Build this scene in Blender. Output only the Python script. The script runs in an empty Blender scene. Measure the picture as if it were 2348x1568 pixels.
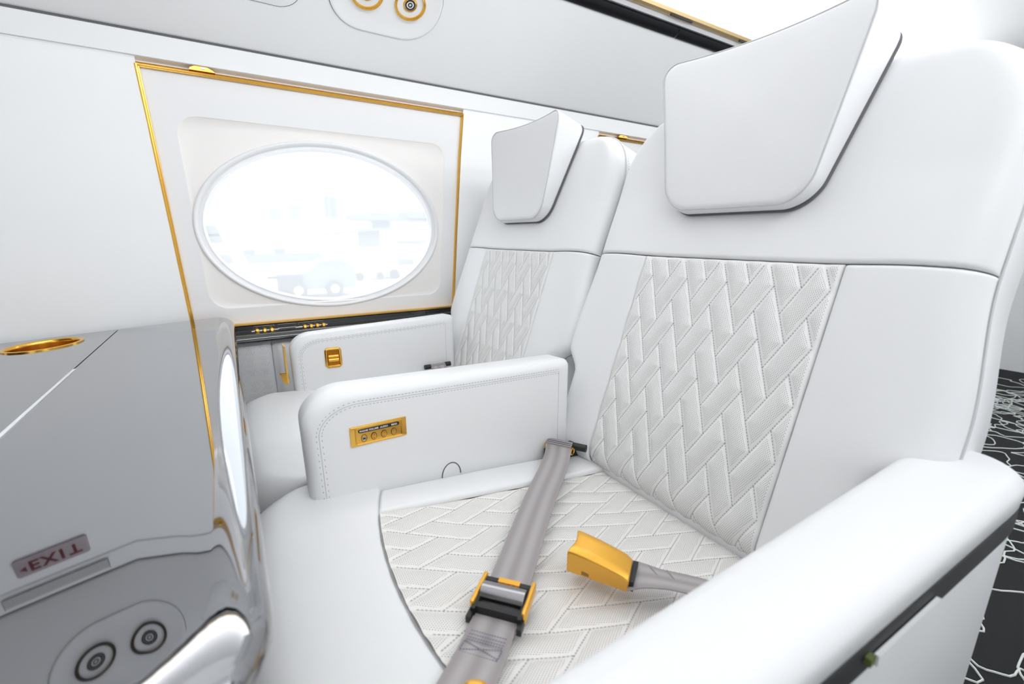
import bpy, math, random
import numpy as np
from mathutils import Matrix, Vector
random.seed(7)
D = bpy.data
scn = bpy.context.scene
COL = scn.collection
PI = math.pi

# ------------------------------------------------------------------ camera
F_PX, VPX, VPY, ZC = 1030.0, 2862.0, 543.0, 0.84
pitch = math.atan((784 - VPY) / F_PX)
ax = np.array([VPX - 1174, -(VPY - 784), -F_PX]); ax /= np.linalg.norm(ax)
upv = np.array([0, math.cos(pitch), math.sin(pitch)])
yv = np.cross(upv, ax); yv /= np.linalg.norm(yv)
R = np.stack([ax, yv, upv])
cd = D.cameras.new('camera'); cam = D.objects.new('camera', cd); COL.objects.link(cam)
m = Matrix.Identity(4)
for i in range(3):
    for j in range(3):
        m[i][j] = R[i][j]
m.translation = Vector((0, 0, ZC))
cam.matrix_world = m
cd.sensor_width = 36; cd.lens = F_PX / 2348 * 36; cd.clip_start = 0.02; cd.clip_end = 500
cd.dof.use_dof = True; cd.dof.focus_distance = 0.95; cd.dof.aperture_fstop = 4.5
scn.camera = cam
# ------------------------------------------------------------------ world, light, exposure
SKY = 1.2
w = D.worlds.new('sky'); scn.world = w; w.use_nodes = True
bg = w.node_tree.nodes['Background']; bg.inputs[0].default_value = (0.93, 0.97, 1.0, 1); bg.inputs[1].default_value = SKY

def area(name, loc, rot, sx, sy, power, color=(1, 1, 1)):
    l = D.lights.new(name, 'AREA'); l.shape = 'RECTANGLE'; l.size = sx; l.size_y = sy; l.energy = power; l.color = color
    o = D.objects.new(name, l); o.location = loc; o.rotation_euler = rot; COL.objects.link(o); return o
area('cove_light', (1.1, 1.070, 1.522), (math.radians(-138), 0, 0), 4.0, 0.035, 8.5, (.975, .988, 1))
area('cove_light', (1.1, -0.360, 1.53), (math.radians(96), 0, 0), 4.0, 0.05, 9.8, (.975, .988, 1))  # unseen right cove, aimed across to brighten the left wall, slope and armrests
area('ceiling_fill', (0.5, 0.35, 1.69), (0, 0, 0), 4.2, 0.40, 0.8, (.975, .988, 1))  # added general fill, no lamp known in the middle of the headliner
scn.view_settings.view_transform = 'Standard'; scn.view_settings.look = 'None'
scn.view_settings.gamma = 1; scn.view_settings.use_curve_mapping = False
scn.view_settings.exposure = 1.15
scn.cycles.diffuse_bounces = 8; scn.cycles.max_bounces = 14

# ------------------------------------------------------------------ materials
def mat(name, col, rough=0.5, metal=0.0, coat=0.0, spec=0.5, bump=0.0, bscale=300., var=0.0):
    M = D.materials.new(name); M.use_nodes = True; nt = M.node_tree; p = nt.nodes['Principled BSDF']
    p.inputs['Base Color'].default_value = (*col, 1); p.inputs['Roughness'].default_value = rough
    p.inputs['Metallic'].default_value = metal; p.inputs['Coat Weight'].default_value = coat
    p.inputs['Coat Roughness'].default_value = 0.03
    p.inputs['Specular IOR Level'].default_value = spec
    if bump or var:
        tc = nt.nodes.new('ShaderNodeTexCoord'); n = nt.nodes.new('ShaderNodeTexNoise')
        n.inputs['Scale'].default_value = bscale; n.inputs['Detail'].default_value = 3
        nt.links.new(tc.outputs['Object'], n.inputs['Vector'])
        if bump:
            b = nt.nodes.new('ShaderNodeBump'); b.inputs['Strength'].default_value = bump; b.inputs['Distance'].default_value = 0.001
            nt.links.new(n.outputs['Fac'], b.inputs['Height']); nt.links.new(b.outputs['Normal'], p.inputs['Normal'])
        if var:
            r = nt.nodes.new('ShaderNodeMapRange'); r.inputs['To Min'].default_value = 1 - var; r.inputs['To Max'].default_value = 1 + var * .5
            mx = nt.nodes.new('ShaderNodeVectorMath'); mx.operation = 'SCALE'; mx.inputs[0].default_value = col
            nt.links.new(n.outputs['Fac'], r.inputs['Value']); nt.links.new(r.outputs['Result'], mx.inputs['Scale'])
            nt.links.new(mx.outputs['Vector'], p.inputs['Base Color'])
    return M

LEA = (0.775, 0.78, 0.79)
M_lea = mat('leather_white', LEA, 0.42, spec=0.4, bump=0.10, bscale=900)
M_leap = mat('leather_piping', (0.55, 0.55, 0.56), 0.5)
M_groove = mat('dark_joint_and_shade', (0.12, 0.12, 0.13), 0.8)  # dark joints, plus shade painted into the head pad gap
M_stitch = mat('stitch_thread', (0.30, 0.30, 0.32), 0.7)
M_stitchd = mat('dark_stitch_thread', (0.12, 0.12, 0.17), 0.7)
M_wall = mat('sidewall_white', (0.925, 0.935, 0.945), 0.45, spec=0.4, bump=0.03, bscale=200)
M_ceil = mat('headliner_white', (0.94, 0.945, 0.95), 0.6, spec=0.3, bump=0.03, bscale=400)
M_head = mat('ceiling_liner', (0.80, 0.81, 0.82), 0.6, spec=0.3)
M_plas = mat('window_plastic', (0.86, 0.865, 0.88), 0.22, coat=0.3)
M_warm = mat('window_liner_warm', (0.90, 0.875, 0.855), 0.30, coat=0.2)
M_gold = mat('satin_gold', (0.86, 0.50, 0.10), 0.22, metal=1.0)
M_goldb = mat('brushed_gold_buckle', (0.85, 0.45, 0.06), 0.38, metal=0.75, coat=0.2)
M_mirdark = mat('gold_mirrored_dark', (0.05, 0.03, 0.015), 0.35, metal=0.9)  # gold vents painted near-black, as they read in the table's reflection
M_goldp = mat('pale_gold_rail', (0.62, 0.46, 0.24), 0.35, metal=0.8)
M_blackgl = mat('black_lacquer', (0.012, 0.012, 0.014), 0.08, coat=1.0, var=0.3, bscale=60)
M_val = mat('black_valance', (0.012, 0.012, 0.014), 0.22, spec=0.15)
M_black = mat('black_plastic', (0.012, 0.012, 0.013), 0.45)
M_hole = mat('dark_hole', (0.01, 0.01, 0.01), 0.6)
M_table = mat('grey_mirror_lacquer', (0.38, 0.385, 0.40), 0.03, metal=1.0)
M_tedge = mat('white_gloss_edge', (0.62, 0.63, 0.66), 0.08, metal=0.6, coat=1.0)
M_bevelhl = mat('bevel_highlight_white', (0.86, 0.87, 0.9), 0.15)  # white painted in for the highlight along the table seam's bevel
M_steel = mat('roller_steel', (0.36, 0.35, 0.36), 0.25, metal=1.0)
M_red = mat('sign_red', (0.12, 0.006, 0.008), 0.5)
M_sign = mat('sign_plate', (0.42, 0.36, 0.38), 0.35)
M_label = mat('label_white', (0.85, 0.83, 0.78), 0.5)
M_insetg = mat('lamp_lens_grey', (0.50, 0.49, 0.50), 0.25, coat=0.5)
M_dark = mat('gap_shade_black', (0.015, 0.015, 0.017), 0.55)
M_cline = mat('carpet_line_wool', (0.72, 0.76, 0.72), 0.9, bump=0.6, bscale=700)

def webbing_mat():
    M = mat('seatbelt_webbing', (0.40, 0.37, 0.37), 0.5); nt = M.node_tree; p = nt.nodes['Principled BSDF']
    uv = nt.nodes.new('ShaderNodeUVMap'); uv.uv_map = 'UVMap'
    sep = nt.nodes.new('ShaderNodeSeparateXYZ'); nt.links.new(uv.outputs[0], sep.inputs[0])
    w1 = nt.nodes.new('ShaderNodeTexWave'); w1.wave_type = 'BANDS'; w1.bands_direction = 'X'; w1.inputs['Scale'].default_value = 0.75
    w1.inputs['Distortion'].default_value = 0.0
    w2 = nt.nodes.new('ShaderNodeTexWave'); w2.wave_type = 'BANDS'; w2.bands_direction = 'Y'; w2.inputs['Scale'].default_value = 9.0
    nt.links.new(uv.outputs[0], w1.inputs['Vector']); nt.links.new(uv.outputs[0], w2.inputs['Vector'])
    cr = nt.nodes.new('ShaderNodeMix'); cr.data_type = 'RGBA'
    cr.inputs[6].default_value = (0.30, 0.275, 0.275, 1); cr.inputs[7].default_value = (0.40, 0.375, 0.38, 1)
    nt.links.new(w1.outputs['Fac'], cr.inputs[0]); nt.links.new(cr.outputs[2], p.inputs['Base Color'])
    b = nt.nodes.new('ShaderNodeBump'); b.inputs['Strength'].default_value = 0.3; b.inputs['Distance'].default_value = 0.0005
    nt.links.new(w2.outputs['Fac'], b.inputs['Height']); nt.links.new(b.outputs['Normal'], p.inputs['Normal'])
    return M
M_web = webbing_mat()

def nmath(nt, op, a, b=None):
    n = nt.nodes.new('ShaderNodeMath'); n.operation = op
    for i, v in enumerate((a, b)):
        if v is None: continue
        if isinstance(v, (int, float)): n.inputs[i].default_value = v
        else: nt.links.new(v, n.inputs[i])
    return n.outputs[0]

def perf_mat(name, col, pitch=0.0027, r=0.00055, mask=0.0042, zig=False):
    """leather with punched holes: hexagonal dot lattice on the UV map (metres), kept clear of the stitch lines"""
    M = mat(name, col, 0.42, spec=0.4); nt = M.node_tree; p = nt.nodes['Principled BSDF']
    uv = nt.nodes.new('ShaderNodeUVMap'); uv.uv_map = 'UVMap'
    sep = nt.nodes.new('ShaderNodeSeparateXYZ'); nt.links.new(uv.outputs[0], sep.inputs[0])
    py = pitch * 1.732
    ds = []
    for o in (0.0, 0.5):
        fx = nmath(nt, 'MULTIPLY', nmath(nt, 'SUBTRACT', nmath(nt, 'FRACT', nmath(nt, 'ADD', nmath(nt, 'DIVIDE', sep.outputs[0], pitch), 50 + o)), 0.5), pitch)
        fy = nmath(nt, 'MULTIPLY', nmath(nt, 'SUBTRACT', nmath(nt, 'FRACT', nmath(nt, 'ADD', nmath(nt, 'DIVIDE', sep.outputs[1], py), 50 + o)), 0.5), py)
        ds.append(nmath(nt, 'SQRT', nmath(nt, 'ADD', nmath(nt, 'MULTIPLY', fx, fx), nmath(nt, 'MULTIPLY', fy, fy))))
    d = nmath(nt, 'MINIMUM', ds[0], ds[1])
    mr = nt.nodes.new('ShaderNodeMapRange'); mr.inputs['From Min'].default_value = r * 0.6; mr.inputs['From Max'].default_value = r * 1.35
    mr.inputs['To Min'].default_value = 1; mr.inputs['To Max'].default_value = 0; nt.links.new(d, mr.inputs['Value'])
    at = nt.nodes.new('ShaderNodeAttribute'); at.attribute_name = 'seam'
    mk = nmath(nt, 'GREATER_THAN', at.outputs['Fac'], mask)
    hole = nmath(nt, 'MULTIPLY', mr.outputs[0], mk)
    mx = nt.nodes.new('ShaderNodeMix'); mx.data_type = 'RGBA'; mx.inputs[6].default_value = (*col, 1); mx.inputs[7].default_value = (0.16, 0.15, 0.15, 1)
    nt.links.new(hole, mx.inputs[0]); nt.links.new(mx.outputs[2], p.inputs['Base Color'])
    return M
M_perf = perf_mat('leather_perforated', (0.79, 0.79, 0.78))
M_perfs = perf_mat('leather_perforated_seat', (0.76, 0.745, 0.72))
M_perfx = perf_mat('leather_punched_zigzag', (0.72, 0.73, 0.74), pitch=0.006, r=0.0008, mask=0.5)

def glass_mat():
    M = D.materials.new('veil_acrylic'); M.use_nodes = True; nt = M.node_tree; nt.nodes.clear()
    out = nt.nodes.new('ShaderNodeOutputMaterial')
    t = nt.nodes.new('ShaderNodeBsdfTransparent'); t.inputs[0].default_value = (0.9, 0.92, 0.93, 1)
    tl = nt.nodes.new('ShaderNodeBsdfTranslucent'); tl.inputs[0].default_value = (0.97, 0.98, 1.0, 1)
    m1 = nt.nodes.new('ShaderNodeMixShader'); m1.inputs[0].default_value = 0.42  # translucent share lays a pale veil, standing in for the overexposed outdoors
    nt.links.new(t.outputs[0], m1.inputs[1]); nt.links.new(tl.outputs[0], m1.inputs[2])
    gl = nt.nodes.new('ShaderNodeBsdfGlossy'); gl.inputs['Roughness'].default_value = 0.03
    m2 = nt.nodes.new('ShaderNodeMixShader'); m2.inputs[0].default_value = 0.04
    nt.links.new(m1.outputs[0], m2.inputs[1]); nt.links.new(gl.outputs[0], m2.inputs[2])
    nt.links.new(m2.outputs[0], out.inputs[0]); return M
M_glass = glass_mat()

def carpet_mat():
    M = mat('black_carpet', (0.018, 0.018, 0.02), 0.95, bump=1.0, bscale=900, var=0.6); return M
M_carpet = carpet_mat()

# ------------------------------------------------------------------ helpers
class MB:
    def __init__(s): s.v = []; s.f = []; s.uv = None; s.at = None
    def add(s, vs, fs):
        b = len(s.v); s.v += [tuple(map(float, v)) for v in vs]; s.f += [tuple(b + i for i in f) for f in fs]; return s
    def box(s, c, h, M=None):
        vs = [(c[0] + h[0] * i, c[1] + h[1] * j, c[2] + h[2] * k) for i in (-1, 1) for j in (-1, 1) for k in (-1, 1)]
        if M: vs = [M @ Vector(v) for v in vs]
        return s.add(vs, [(0, 1, 3, 2), (4, 6, 7, 5), (0, 4, 5, 1), (2, 3, 7, 6), (0, 2, 6, 4), (1, 5, 7, 3)])
    def prism(s, pts, d, M=None):
        """pts: xy outline extruded z 0..d then transformed"""
        n = len(pts); vs = [(x, y, 0) for x, y in pts] + [(x, y, d) for x, y in pts]
        if M: vs = [M @ Vector(v) for v in vs]
        return s.add(vs, [tuple(range(n - 1, -1, -1)), tuple(range(n, 2 * n))] + [(i, (i + 1) % n, n + (i + 1) % n, n + i) for i in range(n)])
    def tube(s, path, r, n=8, closed=False, cap=True, sx=1.0):
        P = [Vector(p) for p in path]; L = len(P); rings = []; up = None
        for i in range(L):
            a = P[(i - 1) % L] if (closed or i > 0) else P[i]; b = P[(i + 1) % L] if (closed or i < L - 1) else P[i]
            t = (b - a)
            t = t.normalized() if t.length > 1e-9 else Vector((1, 0, 0))
            if up is None: up = t.orthogonal().normalized()
            up = (up - t * up.dot(t)); up = up.normalized() if up.length > 1e-9 else t.orthogonal().normalized()
            sd = t.cross(up); rr = r[i] if hasattr(r, '__len__') else r
            rings.append([P[i] + (up * math.cos(k * 2 * PI / n) * sx + sd * math.sin(k * 2 * PI / n)) * rr for k in range(n)])
        vs = [v for rg in rings for v in rg]; fs = []
        for i in range(L if closed else L - 1):
            j = (i + 1) % L
            for k in range(n): fs.append((i * n + k, i * n + (k + 1) % n, j * n + (k + 1) % n, j * n + k))
        if not closed and cap: fs += [tuple(range(n - 1, -1, -1)), tuple(range((L - 1) * n, L * n))]
        return s.add(vs, fs)
    def lathe(s, prof, n=24, M=None):
        vs = [(r * math.cos(2 * PI * k / n), r * math.sin(2 * PI * k / n), z) for r, z in prof for k in range(n)]
        if M: vs = [M @ Vector(v) for v in vs]
        fs = [(i * n + k, i * n + (k + 1) % n, (i + 1) * n + (k + 1) % n, (i + 1) * n + k) for i in range(len(prof) - 1) for k in range(n)]
        return s.add(vs, fs)
    def grid(s, P):
        nu, nv = len(P), len(P[0])
        return s.add([v for r in P for v in r], [(i * nv + j, i * nv + j + 1, (i + 1) * nv + j + 1, (i + 1) * nv + j) for i in range(nu - 1) for j in range(nv - 1)])
    def pad(s, outline, z0, z1, rx, rz, crown=0.0, M=None, kring=6, rback=0.0, inner=8):
        """cushion-like solid from a closed xy outline centred on its own centroid; soft front edge"""
        o = np.array(outline, float); c = (o.max(0) + o.min(0)) / 2; hw = (o.max(0) - o.min(0)) / 2; n = len(o); rings = []
        def ins(d): return c + (o - c) * (1 - d / hw)
        if rback:
            for k in range(3):
                a = (1 - k / 3) * PI / 2; rings.append((ins(rback * (1 - math.cos(a))), z0 + rback * (1 - math.sin(a))))
        else: rings.append((ins(0), z0))
        rings.append((ins(0), z1 - rz))
        for k in range(1, kring + 1):
            a = k / kring * PI / 2; rings.append((ins(rx * (1 - math.cos(a))), z1 - rz + rz * math.sin(a)))
        last = ins(rx)
        for k in range(1, inner + 1):
            t = 1 - k / (inner + 1); rings.append((c + (last - c) * t, z1 + crown * (1 - t * t)))
        vs = []
        for pts, z in rings: vs += [(p[0], p[1], z) for p in pts]
        vs.append((c[0], c[1], z1 + crown)); L = len(rings)
        if M: vs = [M @ Vector(v) for v in vs]
        fs = [(i * n + k, i * n + (k + 1) % n, (i + 1) * n + (k + 1) % n, (i + 1) * n + k) for i in range(L - 1) for k in range(n)]
        fs += [((L - 1) * n + k, (L - 1) * n + (k + 1) % n, L * n) for k in range(n)]
        fs.append(tuple(range(n - 1, -1, -1)))
        return s.add(vs, fs)
    def mesh(s, name, material, smooth=True, angle=None):
        me = D.meshes.new(name); me.from_pydata(s.v, [], s.f); me.update()
        me.materials.append(material)
        if smooth:
            me.polygons.foreach_set('use_smooth', [True] * len(me.polygons))
            if angle: me.set_sharp_from_angle(angle=math.radians(angle))
        return me
    def build(s, name, material, parent=None, smooth=True, angle=35, fixn=False):
        me = s.mesh(name, material, smooth, angle)
        if fixn:
            import bmesh
            b = bmesh.new(); b.from_mesh(me); bmesh.ops.recalc_face_normals(b, faces=b.faces); b.to_mesh(me); b.free()
        o = D.objects.new(name, me); COL.objects.link(o)
        if parent is not None: o.parent = parent
        return o

def tag(o, label=None, cat=None, group=None, kind=None):
    if label: o['label'] = label
    if cat: o['category'] = cat
    if group: o['group'] = group
    if kind: o['kind'] = kind
    return o
def thing(name, label, cat, loc=(0, 0, 0), group=None):
    o = D.objects.new(name, None); o.empty_display_size = .05; COL.objects.link(o); o.location = loc
    return tag(o, label, cat, group)
def struct(name, loc=(0, 0, 0)):
    o = D.objects.new(name, None); o.empty_display_size = .05; COL.objects.link(o); o.location = loc; o['kind'] = 'structure'; return o
def child_of(o, parent, base):
    o.parent = parent; return o
def dup(root, loc=None, label=None):
    r = root.copy(); COL.objects.link(r)
    if loc is not None: r.location = loc
    if label: r['label'] = label
    for ch in list(root.children):
        c_ = ch.copy(); COL.objects.link(c_); c_.parent = r
        for g in ch.children:
            e = g.copy(); COL.objects.link(e); e.parent = c_
    return r
def rrect(hw, hh, r, n=6, cx=0, cy=0):
    rs = r if hasattr(r, '__len__') else [r] * 4   # TR, TL, BL, BR
    pts = []
    for q, (sx, sy) in enumerate(((1, 1), (-1, 1), (-1, -1), (1, -1))):
        rr = rs[q]
        for k in range(n + 1):
            a = q * PI / 2 + k / n * PI / 2
            pts.append((cx + sx * (hw - rr) + rr * math.cos(a), cy + sy * (hh - rr) + rr * math.sin(a)))
    return pts
def densify(pts, step):
    out = []; n = len(pts)
    for i in range(n):
        a = np.array(pts[i]); b = np.array(pts[(i + 1) % n]); k = max(1, int(np.linalg.norm(b - a) / step))
        out += [tuple(a + (b - a) * j / k) for j in range(k)]
    return out
def frame(origin, xdir, ydir):
    x = Vector(xdir).normalized(); y = Vector(ydir).normalized(); z = x.cross(y)
    M = Matrix.Identity(4)
    for i in range(3): M[i][0] = x[i]; M[i][1] = y[i]; M[i][2] = z[i]; M[i][3] = origin[i]
    return M
def text_mesh(s, txt, size, M, depth=0.0002, bold=0.0, align='CENTER'):
    cu = D.curves.new('t', 'FONT'); cu.body = txt; cu.size = size; cu.extrude = depth; cu.offset = bold; cu.align_x = align; cu.align_y = 'CENTER'; cu.resolution_u = 2
    o = D.objects.new('t', cu); COL.objects.link(o); dg = bpy.context.evaluated_depsgraph_get(); dg.update()
    me = o.evaluated_get(dg).to_mesh(); s.add([M @ v.co for v in me.vertices], [tuple(p.vertices) for p in me.polygons])
    o.evaluated_get(dg).to_mesh_clear(); D.objects.remove(o); D.curves.remove(cu)

# ================================================================== STRUCTURE
X0, X1 = -1.9, 4.2
YC = 0.35                     # cabin centre line
def mir(y): return 2 * YC - y
def wallY(z):                 # inner face of the sidewall
    pts = [(0.0, 1.26), (0.25, 1.38), (0.45, 1.44), (0.6, 1.45), (0.85, 1.44), (1.10, 1.425), (1.236, 1.41)]
    return float(np.interp(z, [p[0] for p in pts], [p[1] for p in pts]))
JY, JZ = 1.385, 1.285
SL = math.radians(32)
def psu(x, t, out=0.0):       # point on the sloping service panel, t up the slope, out = off the surface into the cabin
    return (x, JY - t * math.cos(SL) - out * math.sin(SL), JZ + t * math.sin(SL) - out * math.cos(SL))

fl = struct('floor')
b = MB(); b.grid([[(x, y, 0.0) for y in np.linspace(-.75, 1.45, 5)] for x in np.linspace(X0, X1, 9)]); b.build('carpet', M_carpet, fl)
# wool loops tufted into the black carpet
b = MB()
rnd = random.Random(5)
for i in range(190):
    cx, cy = rnd.uniform(.55, 4.0), rnd.uniform(-.7, 1.0); n = 84
    rad = rnd.uniform(.07, .22); ph = [rnd.uniform(0, 6.3) for _ in range(6)]; el = rnd.uniform(.35, .9); ro = rnd.uniform(0, PI)
    loop = []
    for k in range(n):
        a = 2 * PI * k / n
        r_ = rad * (1 + .33 * math.sin(2 * a + ph[0]) + .25 * math.sin(3 * a + ph[1]) + .12 * math.sin(5 * a + ph[2]) + .07 * math.sin(9 * a + ph[3]) + .04 * math.sin(17 * a + ph[4]))
        x, y = r_ * math.cos(a), r_ * math.sin(a) * el
        loop.append((cx + x * math.cos(ro) - y * math.sin(ro), min(1.2, max(-.74, cy + x * math.sin(ro) + y * math.cos(ro))), .001))
    b.tube(loop, .0022, 5, closed=True)
o = b.build('carpet_line', M_cline, fl); tag(o, kind='stuff')

# --- window cassette (structure), built once then copied along the wall
def make_window(name):
    root = struct(name)
    def corner(u, v):        # u,v in -1..1 -> world on wall plane
        xl = -.120 + (1 - (v + 1) / 2) * .023; xr = .700 - (1 - (v + 1) / 2) * .035
        z = .603 + (v + 1) / 2 * (1.222 - .603)
        return np.array([xl + (u + 1) / 2 * (xr - xl), wallY(z), z])
    N = 160; cx, cz = .277, .866
    ang = [2 * PI * k / N for k in range(N)]
    # insert exact corner directions by sampling the square by perimeter instead
    per = []
    for k in range(N):
        t = (k / N * 8 + 7.0) % 8 ; q = int(t // 2); f = (t % 2) - 1
        per.append([(1, f), (-f, 1), (-1, -f), (f, -1)][q])
    def ring_rect(scale, dy, rnd_=0.0, shift=(0, 0)):
        out = []
        for u, v in per:
            uu, vv = u * scale[0], v * scale[1]
            if rnd_:
                ax_, az_ = max(0, abs(uu) - (scale[0] - rnd_)), max(0, abs(vv) - (scale[1] - rnd_ * 1.3))
                if ax_ > 0 and az_ > 0:
                    L_ = math.hypot(ax_ / rnd_, az_ / (rnd_ * 1.3)); mx_ = max(ax_ / rnd_, az_ / (rnd_ * 1.3))
                    k_ = mx_ / L_
                    uu = math.copysign(scale[0] - rnd_ + ax_ * k_, uu); vv = math.copysign(scale[1] - rnd_ * 1.3 + az_ * k_, vv)
            p = corner(uu + shift[0], vv + shift[1]); out.append((p[0], p[1] + dy, p[2]))
        return out
    def ring_oval(a_, b_, dy, p=2.0):
        out = []
        for u, v in per:
            th = math.atan2(v * .31, u * .41); c_, s_ = math.cos(th), math.sin(th)
            r_ = 1 / ((abs(c_) / a_) ** p + (abs(s_) / b_) ** p) ** (1 / p)
            x, z = cx + r_ * c_, cz + r_ * s_; out.append((x, wallY(z) + dy, z))
        return out
    def lerp(A, B, t): return [tuple(np.array(a) * (1 - t) + np.array(b_) * t) for a, b_ in zip(A, B)]
    r0 = ring_rect((1, 1), .010); r1 = ring_rect((.985, .98), .010)
    r2 = ring_rect((.875, .780), .010, .12, (.0, -.080)); r3 = ring_rect((.860, .765), .0135, .12, (.0, -.080))
    r4 = ring_oval(.340, .236, .0135)
    b1 = MB(); P = [r0, r1, lerp(r1, r2, .5), r2]; b1.grid([r + [r[0]] for r in P]); b1.build('surround_panel', M_plas, root, angle=60)
    b2 = MB(); P = [r2, r3, lerp(r3, r4, .33), lerp(r3, r4, .66), r4]; b2.grid([r + [r[0]] for r in P]); b2.build('liner_panel', M_warm, root, angle=60)
    b3 = MB()
    P = [r4, ring_oval(.338, .234, .007), ring_oval(.334, .230, .005), ring_oval(.330, .226, .007), ring_oval(.326, .223, .014),
         ring_oval(.321, .219, .016), ring_oval(.317, .215, .014), ring_oval(.313, .212, .020), ring_oval(.311, .210, .034)]
    b3.grid([r + [r[0]] for r in P]); b3.build('oval_ring', M_plas, root, angle=60)
    b4 = MB(); g = ring_oval(.3125, .2115, .030); n = len(g); b4.add(g + [(cx, wallY(cz) + .030, cz)], [(i, (i + 1) % n, n) for i in range(n)])
    b4.build('pane', M_glass, root)
    # gold frame bars: section with bright ridge
    def bar(p0, p1, wd, nm='gold_frame_bar'):
        q = MB(); p0, p1 = np.array(p0), np.array(p1); d_ = (p1 - p0) / np.linalg.norm(p1 - p0)
        sd = np.cross(d_, [0, 1, 0]); sd /= np.linalg.norm(sd)
        steps = 10; prof = [(-1, .012), (-1, 0), (-.62, -.001), (-.45, -.004), (.1, -.0055), (.55, -.003), (1, 0), (1, .012)]
        P = []
        for k in range(steps + 1):
            c_ = p0 + (p1 - p0) * k / steps; c_[1] = wallY(c_[2]) + .002
            P.append([tuple(c_ + sd * a * wd / 2 + np.array([0, y_, 0])) for a, y_ in prof])
        q.grid(P); q.build(nm, M_gold, root, angle=25)
    TL, TR, BR, BL = corner(-1, 1), corner(1, 1), corner(1, -1), corner(-1, -1)
    bar(TL, TR, .010); bar(TR, BR, .007); bar(BL, TL, .010)
    b5 = MB(); b5.box(((BL[0] + BR[0]) / 2, wallY(.6) - .004, .6015), ((BR[0] - BL[0]) / 2, .010, .0022)); b5.build('gold_sill_bar', M_gold, root)
    # latch clip on the top bar
    b6 = MB(); Mx = frame((.006, wallY(1.229) + .002, 1.2285), (1, 0, 0), (0, 0, 1))
    b6.prism([(-.026, -.003), (.026, -.003), (.022, .001), (.012, .006), (.006, .0085), (-.008, .0085), (-.016, .006), (-.024, .002)], .009, Mx)
    lt = b6.build('latch', M_gold, root, smooth=False)
    b7 = MB(); b7.box((.008, wallY(1.229) - .0075, 1.2315), (.0045, .0015, .0022)); b7.build('latch_window', M_steel, lt, smooth=False)
    return root
win1 = make_window('window_1')
win2 = dup(win1, (1.40, 0, 0)); win2.name = 'window_2'
win3 = dup(win1, (-1.40, 0, 0)); win3.name = 'window_3'

for i_, k_ in enumerate((-1.4, 0, 1.4)):
    wq = dup(win1, (.575 * 0 + k_ + .58, mir(0), 0)); wq.rotation_euler = (0, 0, PI); wq.name = 'window_%d' % (4 + i_)
# --- left sidewall with rectangular openings for the cassettes
wl = struct('wall_left')
def wall_strip(xa, xb, za, zb, mirror=False, mt=None, nm='sidewall_panel', par=None, taper=None):
    q = MB(); zs = np.linspace(za, zb, 9); P = []
    for z in zs:
        y = wallY(z); y = mir(y) if mirror else y; t = (z - .603) / (1.222 - .603); t = min(1, max(0, t))
        x0 = xa + (taper[0] * (1 - t) if taper else 0); x1 = xb + (taper[1] * (1 - t) if taper else 0)
        P.append([(x0, y, z), (x1, y, z)])
    q.grid(P); return q.build(nm, mt or M_wall, par)
xs_open = [(-.120 + k * 1.4, .700 + k * 1.4) for k in (-1, 0, 1)]
edges = [X0] + [v for p_ in xs_open for v in p_] + [X1]
for i in range(0, len(edges), 2):
    wall_strip(edges[i], edges[i + 1], .603, 1.236, par=wl, taper=(-.035 if i else 0, .023 if i + 2 < len(edges) else 0))
wall_strip(X0, X1, 0, .603, par=wl)
for xa, xb in xs_open:       # reveals: back strip above each gold frame, and side returns
    q = MB(); q.add([(xa, wallY(1.236) + .012, 1.236), (xb, wallY(1.236) + .012, 1.236), (xb, wallY(1.222) + .010, 1.222), (xa, wallY(1.222) + .010, 1.222)], [(0, 1, 2, 3)])
    q.add([(xa, wallY(1.236) + .012, 1.2355), (xb, wallY(1.236) + .012, 1.2355), (xb, 1.40, 1.2355), (xa, 1.40, 1.2355)], [(3, 2, 1, 0)])
    for x in (xa, xb):
        q.add([(x, wallY(1.236) + .012, 1.236), (x, wallY(1.236), 1.236), (x, wallY(1.222), 1.222), (x, wallY(1.222) + .010, 1.222)], [(0, 1, 2, 3)])
    q.build('window_head_gap', M_wall, wl, smooth=False)
# header band over the windows, slightly proud, with a soft lower lip
q = MB(); P = []
for y, z in [(1.412, 1.2365), (1.405, 1.2362), (1.4015, 1.2375), (1.400, 1.242), (1.3945, 1.262), (1.388, 1.281)]: P.append([(X0, y, z), (X1, y, z)])
q.grid(P); q.build('header_band', M_wall, wl, angle=50)
q = MB(); q.box((1.15, 1.392, 1.284), (3.05, .006, .0018)); q.build('cove_joint', M_groove, wl, smooth=False)

# --- service panel slope + ceiling
ce = struct('ceiling')
q = MB(); P = []
P.append([(X0, 1.3905, 1.2862), (X1, 1.3905, 1.2862)]); P.append([(X0, 1.3865, 1.2856), (X1, 1.3865, 1.2856)])
for t in (.006, .02, .1, .2, .30, .334): P.append([psu(X0, t), psu(X1, t)])
q.grid(P); q.build('service_slope_panel', M_ceil, ce, angle=50)
CP = [(1.1025, 1.4615), (1.110, 1.50), (1.112, 1.590), (1.10, 1.612), (1.05, 1.645), (.90, 1.685), (.74, 1.71), (.60, 1.725), (.35, 1.735)]
CP2 = CP + [(mir(y), z) for y, z in CP[-2::-1]]
q = MB(); q.grid([[(x, y, z) for x in np.linspace(X0, X1, 6)] for y, z in CP2]); q.build('headliner', M_head, ce, angle=60)
# mirrored slope
q = MB(); P = [[(p[0], mir(p[1]), p[2]) for p in r] for r in P]; q.grid(P); q.build('service_slope_panel', M_ceil, ce, angle=50)
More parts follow.
